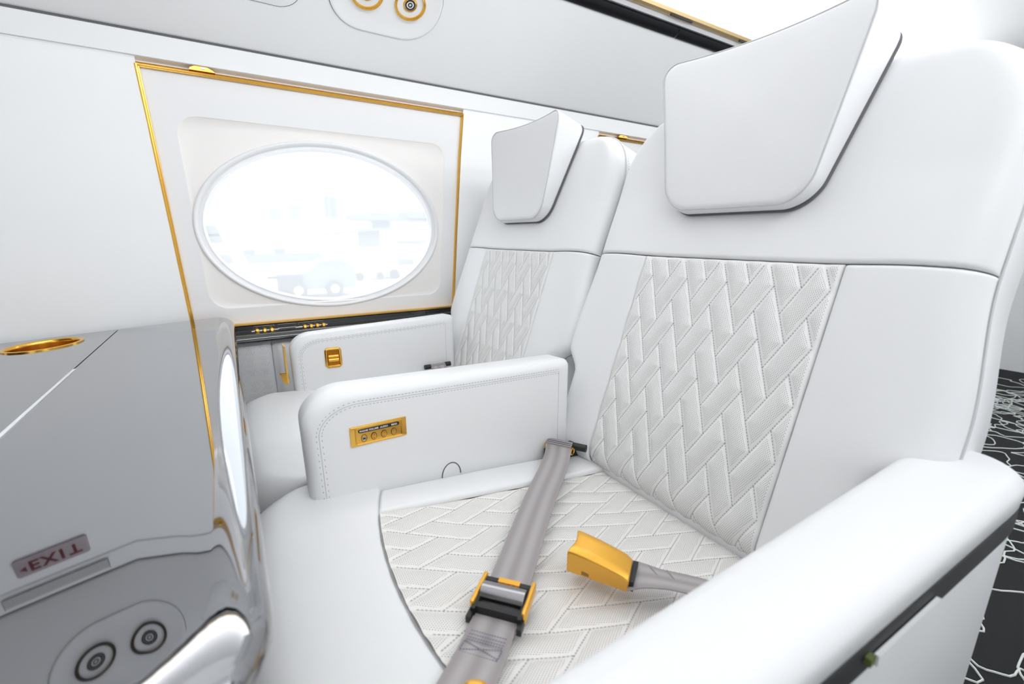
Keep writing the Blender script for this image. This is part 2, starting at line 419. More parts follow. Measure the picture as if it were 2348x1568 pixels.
# valance: gloss black strip and pale gold rail
def rail(name, prof, material, label=None, xa=X0, xb=X1, par=None):
    q = MB(); n = len(prof); q.grid([[(x, y, z) for x in (xa, xb)] for y, z in prof + [prof[0]]]); return q.build(name, material, par, angle=30)
t1 = struct('trim_1'); t2 = struct('trim_2'); t3 = struct('trim_3')
bp_ = [(1.108, 1.462), (1.098, 1.460), (1.090, 1.463), (1.083, 1.470), (1.080, 1.479), (1.082, 1.486), (1.090, 1.492), (1.108, 1.492)]
for xa, xb in ((X0, .2), (.203, 1.30), (1.303, 2.4), (2.403, X1)): rail('black_valance_strip', bp_, M_val, xa=xa, xb=xb, par=t1)
rail('white_valance_strip', [(1.082, 1.486), (1.072, 1.484), (1.062, 1.490), (1.060, 1.503), (1.085, 1.503)], M_plas, par=t2)
gp = [(1.062, 1.492), (1.052, 1.490), (1.044, 1.494), (1.041, 1.502), (1.045, 1.509), (1.062, 1.512)]
rail('gold_rail', gp, M_goldp, par=t3)
for x in (1.27, 1.62, 1.97): MBx = MB(); MBx.box((x, 1.0495, 1.4905), (.05, .003, .002)); MBx.build('rail_slot', M_black, t3, smooth=False)
t4 = struct('trim_4')
rail('black_valance_strip', [(mir(y), z) for y, z in bp_], M_val, par=t4)

# --- right side wall (aisle side, behind the camera) and end bulkheads
wr = struct('wall_right')
edges = [X0] + [v for p_ in xs_open for v in p_] + [X1]
for i in range(0, len(edges), 2): wall_strip(edges[i], edges[i + 1], .603, 1.236, True, par=wr)
wall_strip(X0, X1, 0, .603, True, par=wr); wall_strip(X0, X1, 1.236, 1.29, True, par=wr)
wa = struct('wall_aft')
q = MB(); sec = [(wallY(z), z) for z in (0, .25, .45, .6, .85, 1.1, 1.236)] + [(1.385, 1.285), (1.112, 1.456)] + CP2[1:-1] + [(mir(1.112), 1.456), (mir(1.385), 1.285)] + [(mir(wallY(z)), z) for z in (1.236, 1.1, .85, .6, .45, .25, 0)]
q.add([(X1, y, z) for y, z in sec], [tuple(range(len(sec)))]); q.build('bulkhead', M_wall, wa, smooth=False)
wf = struct('wall_forward')
q = MB(); q.add([(X0, y, z) for y, z in sec], [tuple(range(len(sec) - 1, -1, -1))]); q.build('bulkhead', mat('bulkhead_dark_absorber', (.10, .06, .035), .35, coat=.3, var=.4, bscale=8), wf, smooth=False)  # unseen bulkhead, added and darkened to keep light off the seat fronts

# lower side wall lining: upholstered panels under the black ledge
q = MB()
def lower_panel(xa, xb, za, zb, material, nm):
    q = MB(); nx, nz = max(2, int((xb - xa) / .012)), 14; P = []; uvs = []; at = []
    for i in range(nx + 1):
        r = []
        for j in range(nz + 1):
            x = xa + (xb - xa) * i / nx; z = za + (zb - za) * j / nz; e = min(x - xa, xb - x, z - za, zb - z)
            y = wallY(z) - .022 + (0.004 * (1 - min(1, e / .006)) ** 2)
            if e < 1e-6: y += .012
            r.append((x, y, z)); uvs.append((x, z))
        P.append(r)
    q.grid(P); ob = q.build(nm, material, wl, angle=60); return ob
def punched(xa, xb, za, zb):
    """rows of punched holes in a zigzag, real little discs, on the lining"""
    q = MB(); pit = .0042
    segs = []
    px, pz = .034, .034
    for i in range(int((xb - xa) / px) + 1):
        for j in range(int((zb - za) / pz) + 1):
            x = xa + i * px + .004; z = za + j * pz + .006
            for dx_ in (0, .006, ):
                segs += [((x + dx_, z + .026), (x + .010 + dx_, z + .014)), ((x + .010 + dx_, z + .014), (x + dx_, z)), ((x + .012 + dx_, z + .026), (x + .019 + dx_, z + .016)), ((x + .012 + dx_, z), (x + .019 + dx_, z + .011))]
    for (ax_, az_), (bx_, bz_) in segs:
        L_ = math.hypot(bx_ - ax_, bz_ - az_); n = max(1, int(L_ / .0032))
        for k in range(n):
            x = ax_ + (bx_ - ax_) * k / n; z = az_ + (bz_ - az_) * k / n
            if not (xa + .003 < x < xb - .003 and za + .004 < z < zb - .004): continue
            y = wallY(z) - .0224; r_ = .0007
            q.add([(x + r_ * math.cos(a), y, z + r_ * math.sin(a)) for a in (0, PI / 3, 2 * PI / 3, PI, 4 * PI / 3, 5 * PI / 3)], [(0, 1, 2, 3, 4, 5)])
    o = q.build('punched_hole', M_stitch, wl, smooth=False); o['kind'] = 'stuff'
lower_panel(-.28, .080, .30, .552, M_lea, 'upholstered_panel'); punched(-.06, .080, .34, .548)
lower_panel(.0825, .80, .30, .552, M_lea, 'upholstered_panel'); lower_panel(.8025, 1.6, .30, .552, M_lea, 'upholstered_panel')

# ================================================================== BLACK LEDGE under the window
ld = thing('window_ledge', 'glossy black ledge with gold knobs running under the window', 'ledge', (.0, 1.44, .577))
def L(p): return (p[0], p[1] - 1.44, p[2] - .577)
def rail_local(prof, xa, xb):
    q = MB(); pr = [(y - 1.44, z - .577) for y, z in prof]; q.grid([[(x, y, z) for x in (xa, xb)] for y, z in pr])
    for x in (xa, xb): q.add([(x, y, z) for y, z in pr], [tuple(range(len(pr)))])
    return q
rail_local([(1.46, .598), (1.440, .598), (1.4375, .596), (1.437, .584), (1.4345, .581), (1.412, .578), (1.404, .575), (1.399, .569), (1.398, .561), (1.402, .556), (1.44, .555), (1.46, .555)], -.25, .555).build('ledge_body', M_blackgl, ld, angle=35)
rail_local([(1.46, .598), (1.440, .598), (1.4375, .596), (1.437, .584), (1.4345, .581), (1.412, .578), (1.404, .575), (1.399, .569), (1.398, .561), (1.402, .556), (1.44, .555), (1.46, .555)], .556, 1.6).build('ledge_body', M_blackgl, ld, angle=35)
def slot_rim(xa, xb, z0, z1):
    q = MB(); pts = rrect((xb - xa) / 2, (z1 - z0) / 2, .0025, 3, (xa + xb) / 2, (z0 + z1) / 2 - .577)
    q.tube([(x, 1.4365 - 1.44, z) for x, z in pts], .0007, 5, closed=True); return q
slot_rim(.042, .094, .583, .594).build('slot_rim', M_steel, ld); slot_rim(.103, .150, .583, .594).build('slot_rim', M_steel, ld); slot_rim(.158, .226, .583, .594).build('slot_rim', M_steel, ld)
for xa, xb in ((.036, .104), (.148, .236)):
    q = MB(); q.tube([L((xa, 1.431, .5815)), L((xb, 1.431, .5815))], .0026, 8); q.build('knob_rod', M_steel, ld)
for i, x in enumerate((.050, .0685, .0865, .173, .190, .207, .2245)):
    q = MB(); Mx = frame(L((x, 1.430, .582)), (1, 0, 0), (0, .15, 1))
    q.lathe([(.0001, .0095), (.003 if i else .0022, .0095), (.0048, .008), (.0052, .005), (.0045, .001), (.003, -.002)], 14, Mx @ Matrix.Scale(1.2, 4))
    k_ = q.build('knob', M_gold, ld)
    if i == 0: k_['label'] = 'gold socket with dark centre'; q = MB(); q.lathe([(.0001, .0099), (.0021, .0099)], 10, Mx); q.build('socket_hole', M_hole, k_)
# ================================================================== SEATS
TH = math.radians(19)
BX, BZ = .545, .41
def backP(y, s, off):         # local y, distance s up the back, off in front of the plane (negative = behind)
    return (BX + s * math.sin(TH) - off * math.cos(TH), y, BZ + s * math.cos(TH) + off * math.sin(TH))
def roll(e, r, d):
    e = max(0., e)
    return 0. if e >= r else d * (1 - math.sqrt(max(0, 1 - ((r - e) / r) ** 2)))
def edge_samples(L_, ra, rb, step):
    A = [0, .0003, .0009, .0018, .003, .0045, .0065]
    if ra > .01: A += [ra * f for f in (.3, .42, .55, .7, .85, 1)]
    B = [0, .0003, .0009, .0018, .003, .0045, .0065]
    if rb > .01: B += [rb * f for f in (.3, .42, .55, .7, .85, 1)]
    lo, hi = max(A), L_ - max(B); n = max(1, int((hi - lo) / step)); v = sorted(A) + [lo + (hi - lo) * k / n for k in range(1, n)] + sorted(L_ - x for x in B)
    return [x / L_ for x in v]
def hw_back(s):
    h = .302
    if s > .585: k = min(1, (s - .585) / .125); h = .302 - .115 * (1 - math.sqrt(max(0, 1 - k * k)))
    if s < .42: k = min(1, (.42 - s) / .18); h += .016 * k * k * (3 - 2 * k)
    if s < .212:
        k = min(1, max(0, (.212 - s) / .05)); h -= .042 * (k * k * (3 - 2 * k))
    return h
def bulge(y, s):             # gentle bolster relief of the whole back
    a = abs(y); v = 0.
    v += .010 * math.exp(-((a - .235) / .06) ** 2) * (1 if s < .42 else max(0, 1 - (s - .42) / .12))
    return v
S_TOP = .710
SEAM_S = .419
QA, QB = np.array([.0185, .040]), np.array([.0185, -.040]); QQ = np.array([-.007, .342])
def quilt_segments(x0, x1, y0, y1, Q=QQ, a=QA, b_=QB):
    segs = []; T1 = 2 * a + 2 * b_; T2 = a - b_
    for i in range(-40, 41):
        for j in range(-40, 41):
            q = Q + i * T1 + j * T2
            for p0, p1 in ((q, q + 3 * b_), (q + 2 * b_, q + 2 * b_ + 3 * a)):
                lo = np.minimum(p0, p1); hi = np.maximum(p0, p1)
                if hi[0] < x0 - .01 or lo[0] > x1 + .01 or hi[1] < y0 - .01 or lo[1] > y1 + .01: continue
                segs.append((p0, p1))
    return segs
def seg_dist(U, V, segs):
    d = np.full(U.shape, 9.0)
    for p0, p1 in segs:
        v = p1 - p0; L2 = v @ v; t = np.clip(((U - p0[0]) * v[0] + (V - p0[1]) * v[1]) / L2, 0, 1)
        d = np.minimum(d, np.hypot(U - p0[0] - t * v[0], V - p0[1] - t * v[1]))
    return d
def quilted(name, x0, x1, y0, y1, surf, material, parent, amp=.0055, step=.0018, r_in=.005, roll_y0=.0, seg=None, xfun=None):
    """dense quilted panel: (u,v) in metres -> surf(u, v, h) world point"""
    nu = int((x1 - x0) / step); nv = int((y1 - y0) / step)
    us = np.array([0, .0004, .0012, .0025] + list(np.linspace(.004, (x1 - x0) - .004, nu)) + [(x1 - x0) - t for t in (.0025, .0012, .0004, 0)]) + x0
    vs = np.array([0, .0004, .0012, .0025] + list(np.linspace(.004, (y1 - y0) - .004, nv)) + [(y1 - y0) - t for t in (.0025, .0012, .0004, 0)]) + y0
    U, V = np.meshgrid(us, vs, indexing='ij')
    segs = seg or quilt_segments(x0, x1, y0, y1); d = seg_dist(U, V, segs)
    h = amp * (1 - np.exp(-(d / .0075) ** 1.25))
    e = np.minimum(np.minimum(U - x0, x1 - U), y1 - V)
    k = np.clip((r_in - e) / r_in, 0, 1); drop = .006 * (1 - np.sqrt(np.maximum(0, 1 - k * k)))
    h = h * np.clip(e / .010, 0, 1) ** .5 - drop
    P = [[surf(U[i, j], V[i, j], h[i, j]) for j in range(U.shape[1])] for i in range(U.shape[0])]
    q = MB(); q.grid(P); me = q.mesh(name, material, True)
    uvl = me.uv_layers.new(name='UVMap'); li = np.empty(len(me.loops), dtype=np.int32); me.loops.foreach_get('vertex_index', li)
    uvd = np.stack([U.ravel()[li], V.ravel()[li]], 1).astype(np.float32).ravel(); uvl.data.foreach_set('uv', uvd)
    at = me.attributes.new('seam', 'FLOAT', 'POINT'); dd = np.minimum(d, e).astype(np.float32).ravel(); at.data.foreach_set('value', dd)
    o = D.objects.new(name, me); COL.objects.link(o); o.parent = parent
    # stitches
    q = MB()
    for p0, p1 in segs:
        v = p1 - p0; L_ = np.linalg.norm(v); n = int(L_ / .0042); t_ = v / L_; s_ = np.array([-t_[1], t_[0]])
        for k in range(n):
            c_ = p0 + t_ * (k + .5) * L_ / n
            if not (x0 + .006 < c_[0] < x1 - .006 and y0 + .006 < c_[1] < y1 - .006): continue
            a_ = c_ - t_ * .0013; b2 = c_ + t_ * .0013
            pts = [surf(*(a_ - s_ * .0005), .0006), surf(*(a_ + s_ * .0005), .0006), surf(*(b2 + s_ * .0005), .0006), surf(*(b2 - s_ * .0005), .0006), surf(*(c_), .0011)]
            q.add(pts, [(0, 1, 4), (1, 2, 4), (2, 3, 4), (3, 0, 4)])
    st = q.build('stitching', M_stitch, parent, smooth=False); st['kind'] = 'stuff'
    return o, st

BACK_CACHE = {}
def copy_into(src, parent):
    c_ = src.copy(); COL.objects.link(c_); c_.parent = parent; return c_
def back_panel(name, yfun0, yfun1, s0, s1, outer, parent):
    """outer = (left?, right?, bottom?, top?) large radius flags, left = low y"""
    R_, RI = .032, .0055
    us = edge_samples(.25, R_ if outer[0] else RI, R_ if outer[1] else RI, .012)
    if outer[3]:
        ss = edge_samples(s1 - s0, R_ if outer[2] else RI, RI, .012); ss = [s0 + (s1 - s0) * t for t in ss]
        ss = [s for s in ss if s < .60] + [.585 + .125 * math.sin(a) for a in np.linspace(.14, PI / 2, 22)]
    else: ss = [s0 + (s1 - s0) * t for t in edge_samples(s1 - s0, R_ if outer[2] else RI, RI, .010)]
    P = []
    for s in ss:
        row = []
        for u in us:
            y0, y1 = yfun0(s), yfun1(s); y = y0 + (y1 - y0) * u; z = bulge(y, s)
            z -= roll((y - y0), R_ if outer[0] else RI, .030 if outer[0] else .007)
            z -= roll((y1 - y), R_ if outer[1] else RI, .030 if outer[1] else .007)
            z -= roll(s - s0, R_ if outer[2] else RI, .030 if outer[2] else .007)
            z -= roll(s1 - s, R_ if outer[3] else RI, .030 if outer[3] else .007)
            row.append(backP(y, s, max(z, -.034)))
        P.append(row)
    q = MB(); q.grid(P); return q.build(name, M_lea, parent, angle=70)

def make_back(seat, yc):
    back = D.objects.new('backrest', None); COL.objects.link(back); back.parent = seat; back.location = (0, yc, 0)
    if BACK_CACHE:
        for o in BACK_CACHE['o']: copy_into(o, back)
        return back
    made = []
    # shell outline in (y,s)
    out = []
    for s in np.linspace(-.02, .585, 60): out.append((hw_back(s), s))
    for a in np.linspace(.12, PI / 2, 14): s = .585 + .125 * math.sin(a); out.append((hw_back(s), s))
    full = out + [(-y, s) for y, s in out[::-1]]
    q = MB(); n = len(full); rings = [(-.140, .02), (-.150, .05), (-.134, .006), (-.120, 0), (-.031, 0), (-.0285, .003), (-.026, .012)]
    rings = [(-.150, .06), (-.146, .03), (-.134, .008), (-.120, 0), (-.033, 0), (-.030, .0015), (-.027, .010), (-.012, .04)]
    vs = []
    for off, ins in rings:
        vs += [backP(y * (1 - ins / .302), .34 + (s - .34) * (1 - ins / .36), off) for y, s in full]
    fs = [(i * n + k, i * n + (k + 1) % n, (i + 1) * n + (k + 1) % n, (i + 1) * n + k) for i in range(len(rings) - 1) for k in range(n)]
    fs += [tuple(range(n - 1, -1, -1)), tuple(range((len(rings) - 1) * n, len(rings) * n))]
    q.add(vs, fs); made.append(q.build('back_shell', M_lea, back, angle=50))
    PY = .1655
    made.append(back_panel('upper_panel', lambda s: -hw_back(s), lambda s: hw_back(s), SEAM_S + .0008, S_TOP, (1, 1, 0, 1), back))
    made.append(back_panel('side_bolster', lambda s: -hw_back(s), lambda s: -PY - .0006, 0.0, SEAM_S - .0008, (1, 0, 1, 0), back))
    made.append(back_panel('side_bolster', lambda s: PY + .0006, lambda s: hw_back(s), 0.0, SEAM_S - .0008, (0, 1, 1, 0), back))
    def surf(wv, s, h):
        e = s; z = bulge(wv, s) + h - roll(e, .045, .040)
        return backP(-wv, s, z - .001)
    o, st = quilted('quilted_panel', -PY, PY, 0.0, SEAM_S - .0008, surf, M_perf, back, amp=.0054)
    made += [o, st]
    # piping seam round the outer edge with stitch rows either side
    q = MB(); pth = [backP(y * 1.001, s * 1.001, -.0305) for y, s in full if s > .0]; q.tube(pth, .0022, 6); made.append(q.build('edge_piping', M_leap, back))
    q = MB(); P_ = [(y, s) for y, s in full if s > .0]
    for off in (-.040, -.022):
        ins = 0 if off < -.03 else .0035
        for i in range(len(P_) - 1):
            a = np.array(P_[i]); c_ = np.array(P_[i + 1]); n_ = max(1, int(np.linalg.norm(c_ - a) / .006)); t_ = (c_ - a) / max(1e-9, np.linalg.norm(c_ - a))
            if np.linalg.norm(c_ - a) > .1: continue
            for k in range(n_):
                p = a + (c_ - a) * (k + .5) / n_
                nn = np.array([t_[1], -t_[0]]) ; rr = []
                for sg in (-.0014, .0014):
                    pp = p + t_ * sg - nn * (ins if ins else -.0006)
                    rr += [backP(pp[0], pp[1], off - .0004), backP(pp[0], pp[1], off + .0008)]
                q.add([rr[0], rr[1], rr[3], rr[2]], [(0, 1, 2, 3)])
    o = q.build('edge_stitching', M_stitch, back, smooth=False); o['kind'] = 'stuff'; made.append(o)
    BACK_CACHE['o'] = made
    return back

HEAD_CACHE = {}
def make_head(seat, yc):
    head = D.objects.new('headrest', None); COL.objects.link(head); head.parent = seat; head.location = (0, yc, 0)
    if HEAD_CACHE:
        for o in HEAD_CACHE['o']: copy_into(o, head)
        return head
    # half width as function of s
    S0, S1 = .492, .738
    def hw(s):
        t = (s - S0) / (S1 - S0); base = .118 + .046 * min(1, t * 1.05)
        if s - S0 < .040: k = 1 - (s - S0) / .040; base -= .040 * (1 - math.sqrt(max(0, 1 - k * k)))
        if S1 - s < .030: k = 1 - (S1 - s) / .030; base -= .030 * (1 - math.sqrt(max(0, 1 - k * k)))
        return base
    ss = [S0 + .040 * (1 - math.cos(a)) for a in np.linspace(0, PI / 2, 12)] + list(np.linspace(S0 + .05, S1 - .035, 14)) + [S1 - .030 * (1 - math.sin(a)) for a in np.linspace(0.0, PI / 2, 9)]
    right = [(hw(s), s) for s in ss]; full = right + [(-y, s) for y, s in right[::-1]]; n = len(full)
    full = densify(full, .012); n = len(full)
    def front(y, s):   # front surface offset: concave face, wings come forward, pad leans forward at the top
        a = abs(y) / .165; t = (s - S0) / (S1 - S0)
        return .028 + .046 * t + .017 * a ** 2.0 * (.35 + .65 * t)
    c_ = (0, .63)
    q = MB(); vs = []; rings = []
    for off, ins in ((.002, .010), (.004, .003), (.010, 0)): rings.append([(y * (1 - ins / .15), c_[1] + (s - c_[1]) * (1 - ins / .13), off, 0) for y, s in full])
    rr = .009
    for k in range(0, 6):
        a = k / 5 * PI / 2; ins = rr * (1 - math.cos(a)); dz = -rr * (1 - math.sin(a))
        rings.append([(y * (1 - ins / .15), c_[1] + (s - c_[1]) * (1 - ins / .13), dz, 1) for y, s in full])
    for t in (.88, .8, .7, .6, .5, .4, .3, .2, .1): rings.append([(y * t * (1 - rr / .15), c_[1] + (s - c_[1]) * t * (1 - rr / .13), .003 * (1 - t), 1) for y, s in full])
    for rg in rings:
        for y, s, z, fl_ in rg:
            vs.append(backP(y, s, z + (front(y, s) if fl_ else 0)))
    vs.append(backP(0, c_[1], front(0, c_[1]) + .003)); Lr = len(rings)
    fs = [(i * n + k, i * n + (k + 1) % n, (i + 1) * n + (k + 1) % n, (i + 1) * n + k) for i in range(Lr - 1) for k in range(n)]
    fs += [((Lr - 1) * n + k, (Lr - 1) * n + (k + 1) % n, Lr * n) for k in range(n)]; fs.append(tuple(range(n - 1, -1, -1)))
    q.add(vs, fs); o1 = q.build('head_pad', M_lea, head, angle=60, fixn=True)
    q = MB(); q.tube([backP(y * .985, c_[1] + (s - c_[1]) * .985, front(y, s) - .0028) for y, s in full], .0013, 6, closed=True); o2 = q.build('pad_seam', M_leap, head)
    q = MB(); q.tube([backP(y * .99, c_[1] + (s - c_[1]) * .99,   .0035) for y, s in full], .0026, 6, closed=True); o3 = q.build('pad_gap_shade', M_groove, head)  # dark ring stands in for the shaded gap behind the head pad
    HEAD_CACHE['o'] = [o1, o2, o3]; return head

def make_cushion(seat, y0, y1, yc, ya, yb):
    """seat cushion between the armrests; front bolster, two side bolsters, quilted insert"""
    cu = D.objects.new('seat_cushion', None); COL.objects.link(cu); cu.parent = seat
    ym = (y0 + y1) / 2; H = (y1 - y0) / 2
    def top(x): return float(np.interp(x, [-.03, .03, .10, .17, .35, .56], [.452, .4585, .456, .449, .432, .408]))
    def seamx(y): return .120 + .75 * (y - yc) ** 2
    HWI = lambda x: .182 - .02 * min(1, max(0, (x - .15) / .35))
    # front bolster
    vsamp = [t for t in edge_samples(2 * H, .012, .012, .014)]
    P = []
    for v in vsamp:
        y = y0 + 2 * H * v; xs = seamx(y); row = []
        bow = .018 * (1 - ((y - ym) / H) ** 2)      # front edge bows forward, corners rounded
        cr = .05 * max(0, (abs(y - ym) - (H - .07)) / .07) ** 2.2
        xf = -.030 - bow + cr
        es = roll(min(y - y0, y1 - y), .012, .012)
        prof = []
        for k in range(0, 9):      # from lower front up and over the nose
            a = k / 8 * PI / 2; prof.append((xf + .045 * (1 - math.sin(a)) * .9, top(.02) - .050 + .050 * math.sin(a) - .0, 0))
        pts = [(xf + .010, .20), (xf + .004, .30), (xf, .36)]
        for k in range(0, 9):
            a = k / 8 * PI / 2; pts.append((xf + .055 * (1 - math.cos(a)), top(.03) - .055 + .055 * math.sin(a)))
        xa = pts[-1][0]
        for t in (.2, .4, .6, .8, .92): x = xa + (xs - xa) * t; pts.append((x, top(x)))
        for e in (.0045, .0030, .0018, .0009, .0003, 0): pts.append((xs - .0008 - e, top(xs) - roll(e, .0055, .008)))
        for x, z in pts: row.append((x, y, z - es))
        P.append(row)
    q = MB(); q.grid(P); q.build('front_bolster', M_lea, cu, angle=75)
    # piping seam below the nose of the front bolster
    for dz_, nm, rr_, mm in ((0, 'nose_seam', .0012, M_stitch),):
        q = MB(); pth = []
        for k in range(41):
            y = y0 + .003 + (2 * H - .006) * k / 40; bow = .018 * (1 - ((y - ym) / H) ** 2); cr = .05 * max(0, (abs(y - ym) - (H - .07)) / .07) ** 2.2
            pth.append((-.030 - bow + cr - .0006, y, top(.03) - .052))
        q.tube(pth, rr_, 6); q.build(nm, mm, cu)
    # side bolsters
    for sg, ye in ((1, yb), (-1, ya)):
        P = []
        for v in edge_samples(.42, .0055, .03, .02):
            row = []
            for u in edge_samples(.065, .0055, .012, .01):
                yi = yc + sg * HWI(.3); y = yi + (ye - yi) * u
                xs = seamx(y) + .0008; x = xs + (.575 - xs) * v
                yi = yc + sg * (HWI(x) + .0006); y = yi + (ye - yi) * u
                z = top(x) + .002 * math.sin(PI * u) - roll(abs(y - yi), .0055, .008) - roll(abs(ye - y), .012, .014) - roll(x - xs, .0055, .008)
                row.append((x, y, z))
            P.append(row)
        q = MB(); q.grid(P); q.build('side_bolster', M_lea, cu, angle=75)
    q = MB(); q.tube([(seamx(y) + .0006, y, top(seamx(y)) - .0075) for y in np.linspace(y0 + .014, y1 - .014, 30)], .0032, 6); q.build('cross_seam', M_leap, cu)
    # quilted insert; u = y offset, v = x distance from seam
    def surf(u, v, h):
        x0_ = seamx(yc + u) + .0003; x = x0_ + (.565 - x0_) * (v / .42)
        k = HWI(x) / .182
        sag = .010 * (1 - (u / .182) ** 2) * math.sin(PI * min(1, max(0, v / .42))) + .006 * min(1, v / .1)
        return (x, yc + u * k, top(x) - .001 - sag + h)
    segs = quilt_segments(-.182, .182, 0, .42, np.array([.01, .03]), QA, QB)
    quilted('quilted_insert', -.182, .182, 0, .42, surf, M_perfs, cu, amp=.0036, seg=segs)
    # hidden lower block
    q = MB(); q.box((.30, ym, .27), (.295, H - .001, .12)); q.build('cushion_base', M_lea, cu, smooth=False)
    # double stitch rows under the nose
    q = MB()
    for dz_ in (-.006, .006):
        n = int(2 * H / .007)
        for k in range(n):
            y = y0 + .004 + (2 * H - .008) * (k + .5) / n; bow = .018 * (1 - ((y - ym) / H) ** 2); cr = .05 * max(0, (abs(y - ym) - (H - .07)) / .07) ** 2.2
            q.box((-.030 - bow + cr - .0002, y, top(.03) - .052 + dz_), (.0008, .0019, .0006))
    o = q.build('nose_stitching', M_stitch, cu, smooth=False); o['kind'] = 'stuff'
    return cu

def arm_outline(x0, x1, z0f, z0r, z1f, z1r, rf, rr, nf=12):
    """side elevation outline in (x,z), counter clockwise"""
    pts = [(x0 + .004, z0f), (x1, z0r)]
    for k in range(7): a = k / 6 * PI / 2; pts.append((x1 - rr + rr * math.cos(a), z1r - rr + rr * math.sin(a)))
    for k in range(nf + 1): a = PI / 2 + k / nf * PI / 2; pts.append((x0 + rf + rf * math.cos(a), z1f - rf * .8 + rf * .8 * math.sin(a)))
    return pts
def make_arm(seat, yface, yback, x0, x1, z0f, z0r, z1f, z1r, rf, name='armrest', stitch=True):
    """upright slab armrest; yface = side that looks towards the camera"""
    o = densify(arm_outline(x0, x1, z0f, z0r, z1f, z1r, rf, .012), .012)
    M = Matrix(((1, 0, 0, 0), (0, 0, -1, 0), (0, 1, 0, 0), (0, 0, 0, 1)))   # (x,y,z)->(x,-z,y)
    q = MB(); d = abs(yback - yface)
    q.pad(o, -yback, -yface, .018, .018, 0.0015, M, kring=7, rback=.018); a = q.build(name, M_lea, seat, angle=60, fixn=True)
    if stitch:
        c = np.array(o); cen = (c.max(0) + c.min(0)) / 2; hwd = (c.max(0) - c.min(0)) / 2
        inn = cen + (c - cen) * (1 - .021 / hwd); q2 = MB(); n = len(inn); pth = []
        for i in range(n):
            p, p2 = inn[i], inn[(i + 1) % n]
            if p[1] < z0f + .012 or p[0] > x1 - .03: continue
            L_ = np.linalg.norm(p2 - p); m_ = max(1, int(L_ / .0055)); t_ = (p2 - p) / max(L_, 1e-9)
            pth.append((p[0], yface - .0004, p[1]))
            for k in range(m_):
                for off in (.0038, -.0038):
                    nn = np.array([-t_[1], t_[0]]); c_ = p + t_ * (k + .5) * L_ / m_ + nn * off; a0, a1 = c_ - t_ * .0014, c_ + t_ * .0014
                    yy = yface - (.0004 if off > 0 else -.0006)
                    yy = yface - .0003
                    q2.add([(a0[0] - nn[0] * .0004, yy, a0[1] - nn[1] * .0004), (a0[0] + nn[0] * .0004, yy, a0[1] + nn[1] * .0004), (a1[0] + nn[0] * .0004, yy, a1[1] + nn[1] * .0004), (a1[0] - nn[0] * .0004, yy, a1[1] - nn[1] * .0004)], [(0, 1, 2, 3)])
        s_ = q2.build('arm_stitching', M_stitch, a, smooth=False); s_['kind'] = 'stuff'
        q3 = MB(); q3.tube([(x, y + .0004, z) for x, y, z in pth], .0007, 5); q3.build('arm_seam', M_leap, a)
    return a

# ---------- near seat (aisle)
near = thing('cabin_seat', 'nearest white leather seat with quilted back, on the aisle, beside the black carpet', 'seat', (.3, .41, 0), 'white leather cabin seats')
near.location = (0, 0, 0)
make_back(near, .437); make_head(near, .448); make_cushion(near, .165, .722, .411, .165, .657)
make_arm(near, .660, .733, .062, .553, .35, .35, .618, .605, .062)
# aisle armrest: pad over a black gap over an outer panel
def flare(q, up=0.0):      # the outer side of the armrest runs in towards the front
    q.v = [(x, y + (.007 + max(0, .63 - x) * .046) * min(1, max(0, (.150 - y) / .08)), z) for x, y, z in q.v]
o = densify(rrect(.355, .050, [.050, .03, .03, .050], 8, .345, .112), .015)
q = MB(); q.pad(o, .568, .606, .020, .016, .003, rback=.010, kring=7); flare(q); q.build('armrest_pad', M_lea, near, angle=70, fixn=True)
o2 = densify(rrect(.357, .051, [.049, .03, .03, .049], 8, .347, .1145), .03)
q = MB(); q.pad(o2, .545, .570, .002, .002, 0); flare(q); q.build('armrest_gap_shade', M_dark, near, angle=40, fixn=True)  # black strip set flush to stand in for the shaded open gap
o = densify(rrect(.360, .056, [.030, .02, .02, .052], 8, .355, .1225), .015)
q = MB(); q.pad(o, .20, .549, .012, .012, 0, rback=.02, kring=7); flare(q); q.build('armrest_side_panel', M_lea, near, angle=70, fixn=True)
q = MB(); q.box((.402, .0785, .5525), (.052, .0015, .0045)); q.v = [(x, y + max(0, .402 - x) * .046 - max(0, x - .402) * .046, z) for x, y, z in q.v]; q.build('recline_paddle', M_lea, near, smooth=False)
q = MB(); q.box((.340, .0815, .5585), (.004, .002, .003)); q.build('paddle_stop', mat('olive_stop', (.10, .13, .03), .5), near, smooth=False)
# control panel on the middle armrest (faces -Y), centre (.169,.545)
cp = D.objects.new('control_panel', None); COL.objects.link(cp); cp.parent = near; cp['label'] = 'gold passenger control panel'
PM = frame((.169, .6605, .5455), (1, 0, .004), (0, 0, 1))          # local z = x cross y = -Y (towards camera)
q = MB(); q.pad(rrect(.0435, .0158, .0012, 2), -.002, .0035, .0012, .0012, 0, PM, kring=2, inner=1); q.build('bezel', M_gold, cp, angle=25, fixn=True)
q = MB(); q.tube([PM @ Vector((x, y, .0036)) for x, y in rrect(.0355, .0128, .002, 3)], .0009, 6, closed=True); q.build('inner_rim', M_gold, cp)
q = MB(); q.pad(rrect(.0318, .0030, .0029, 5, 0, .0078), .003, .0042, .0003, .0003, 0, PM, kring=2, inner=1); lab = q.build('label_strip', M_black, cp, angle=30, fixn=True)
q = MB()
for t_, x in (('PHONE', -.0235), ('VOLUME', -.0085), ('AUDIO', .0075), ('READ', .0235)):
    text_mesh(q, t_, .0038, PM @ Matrix.Translation((x, .0078, .0045)), .00005, .00008)
q.build('label_text', M_label, cp, smooth=False)
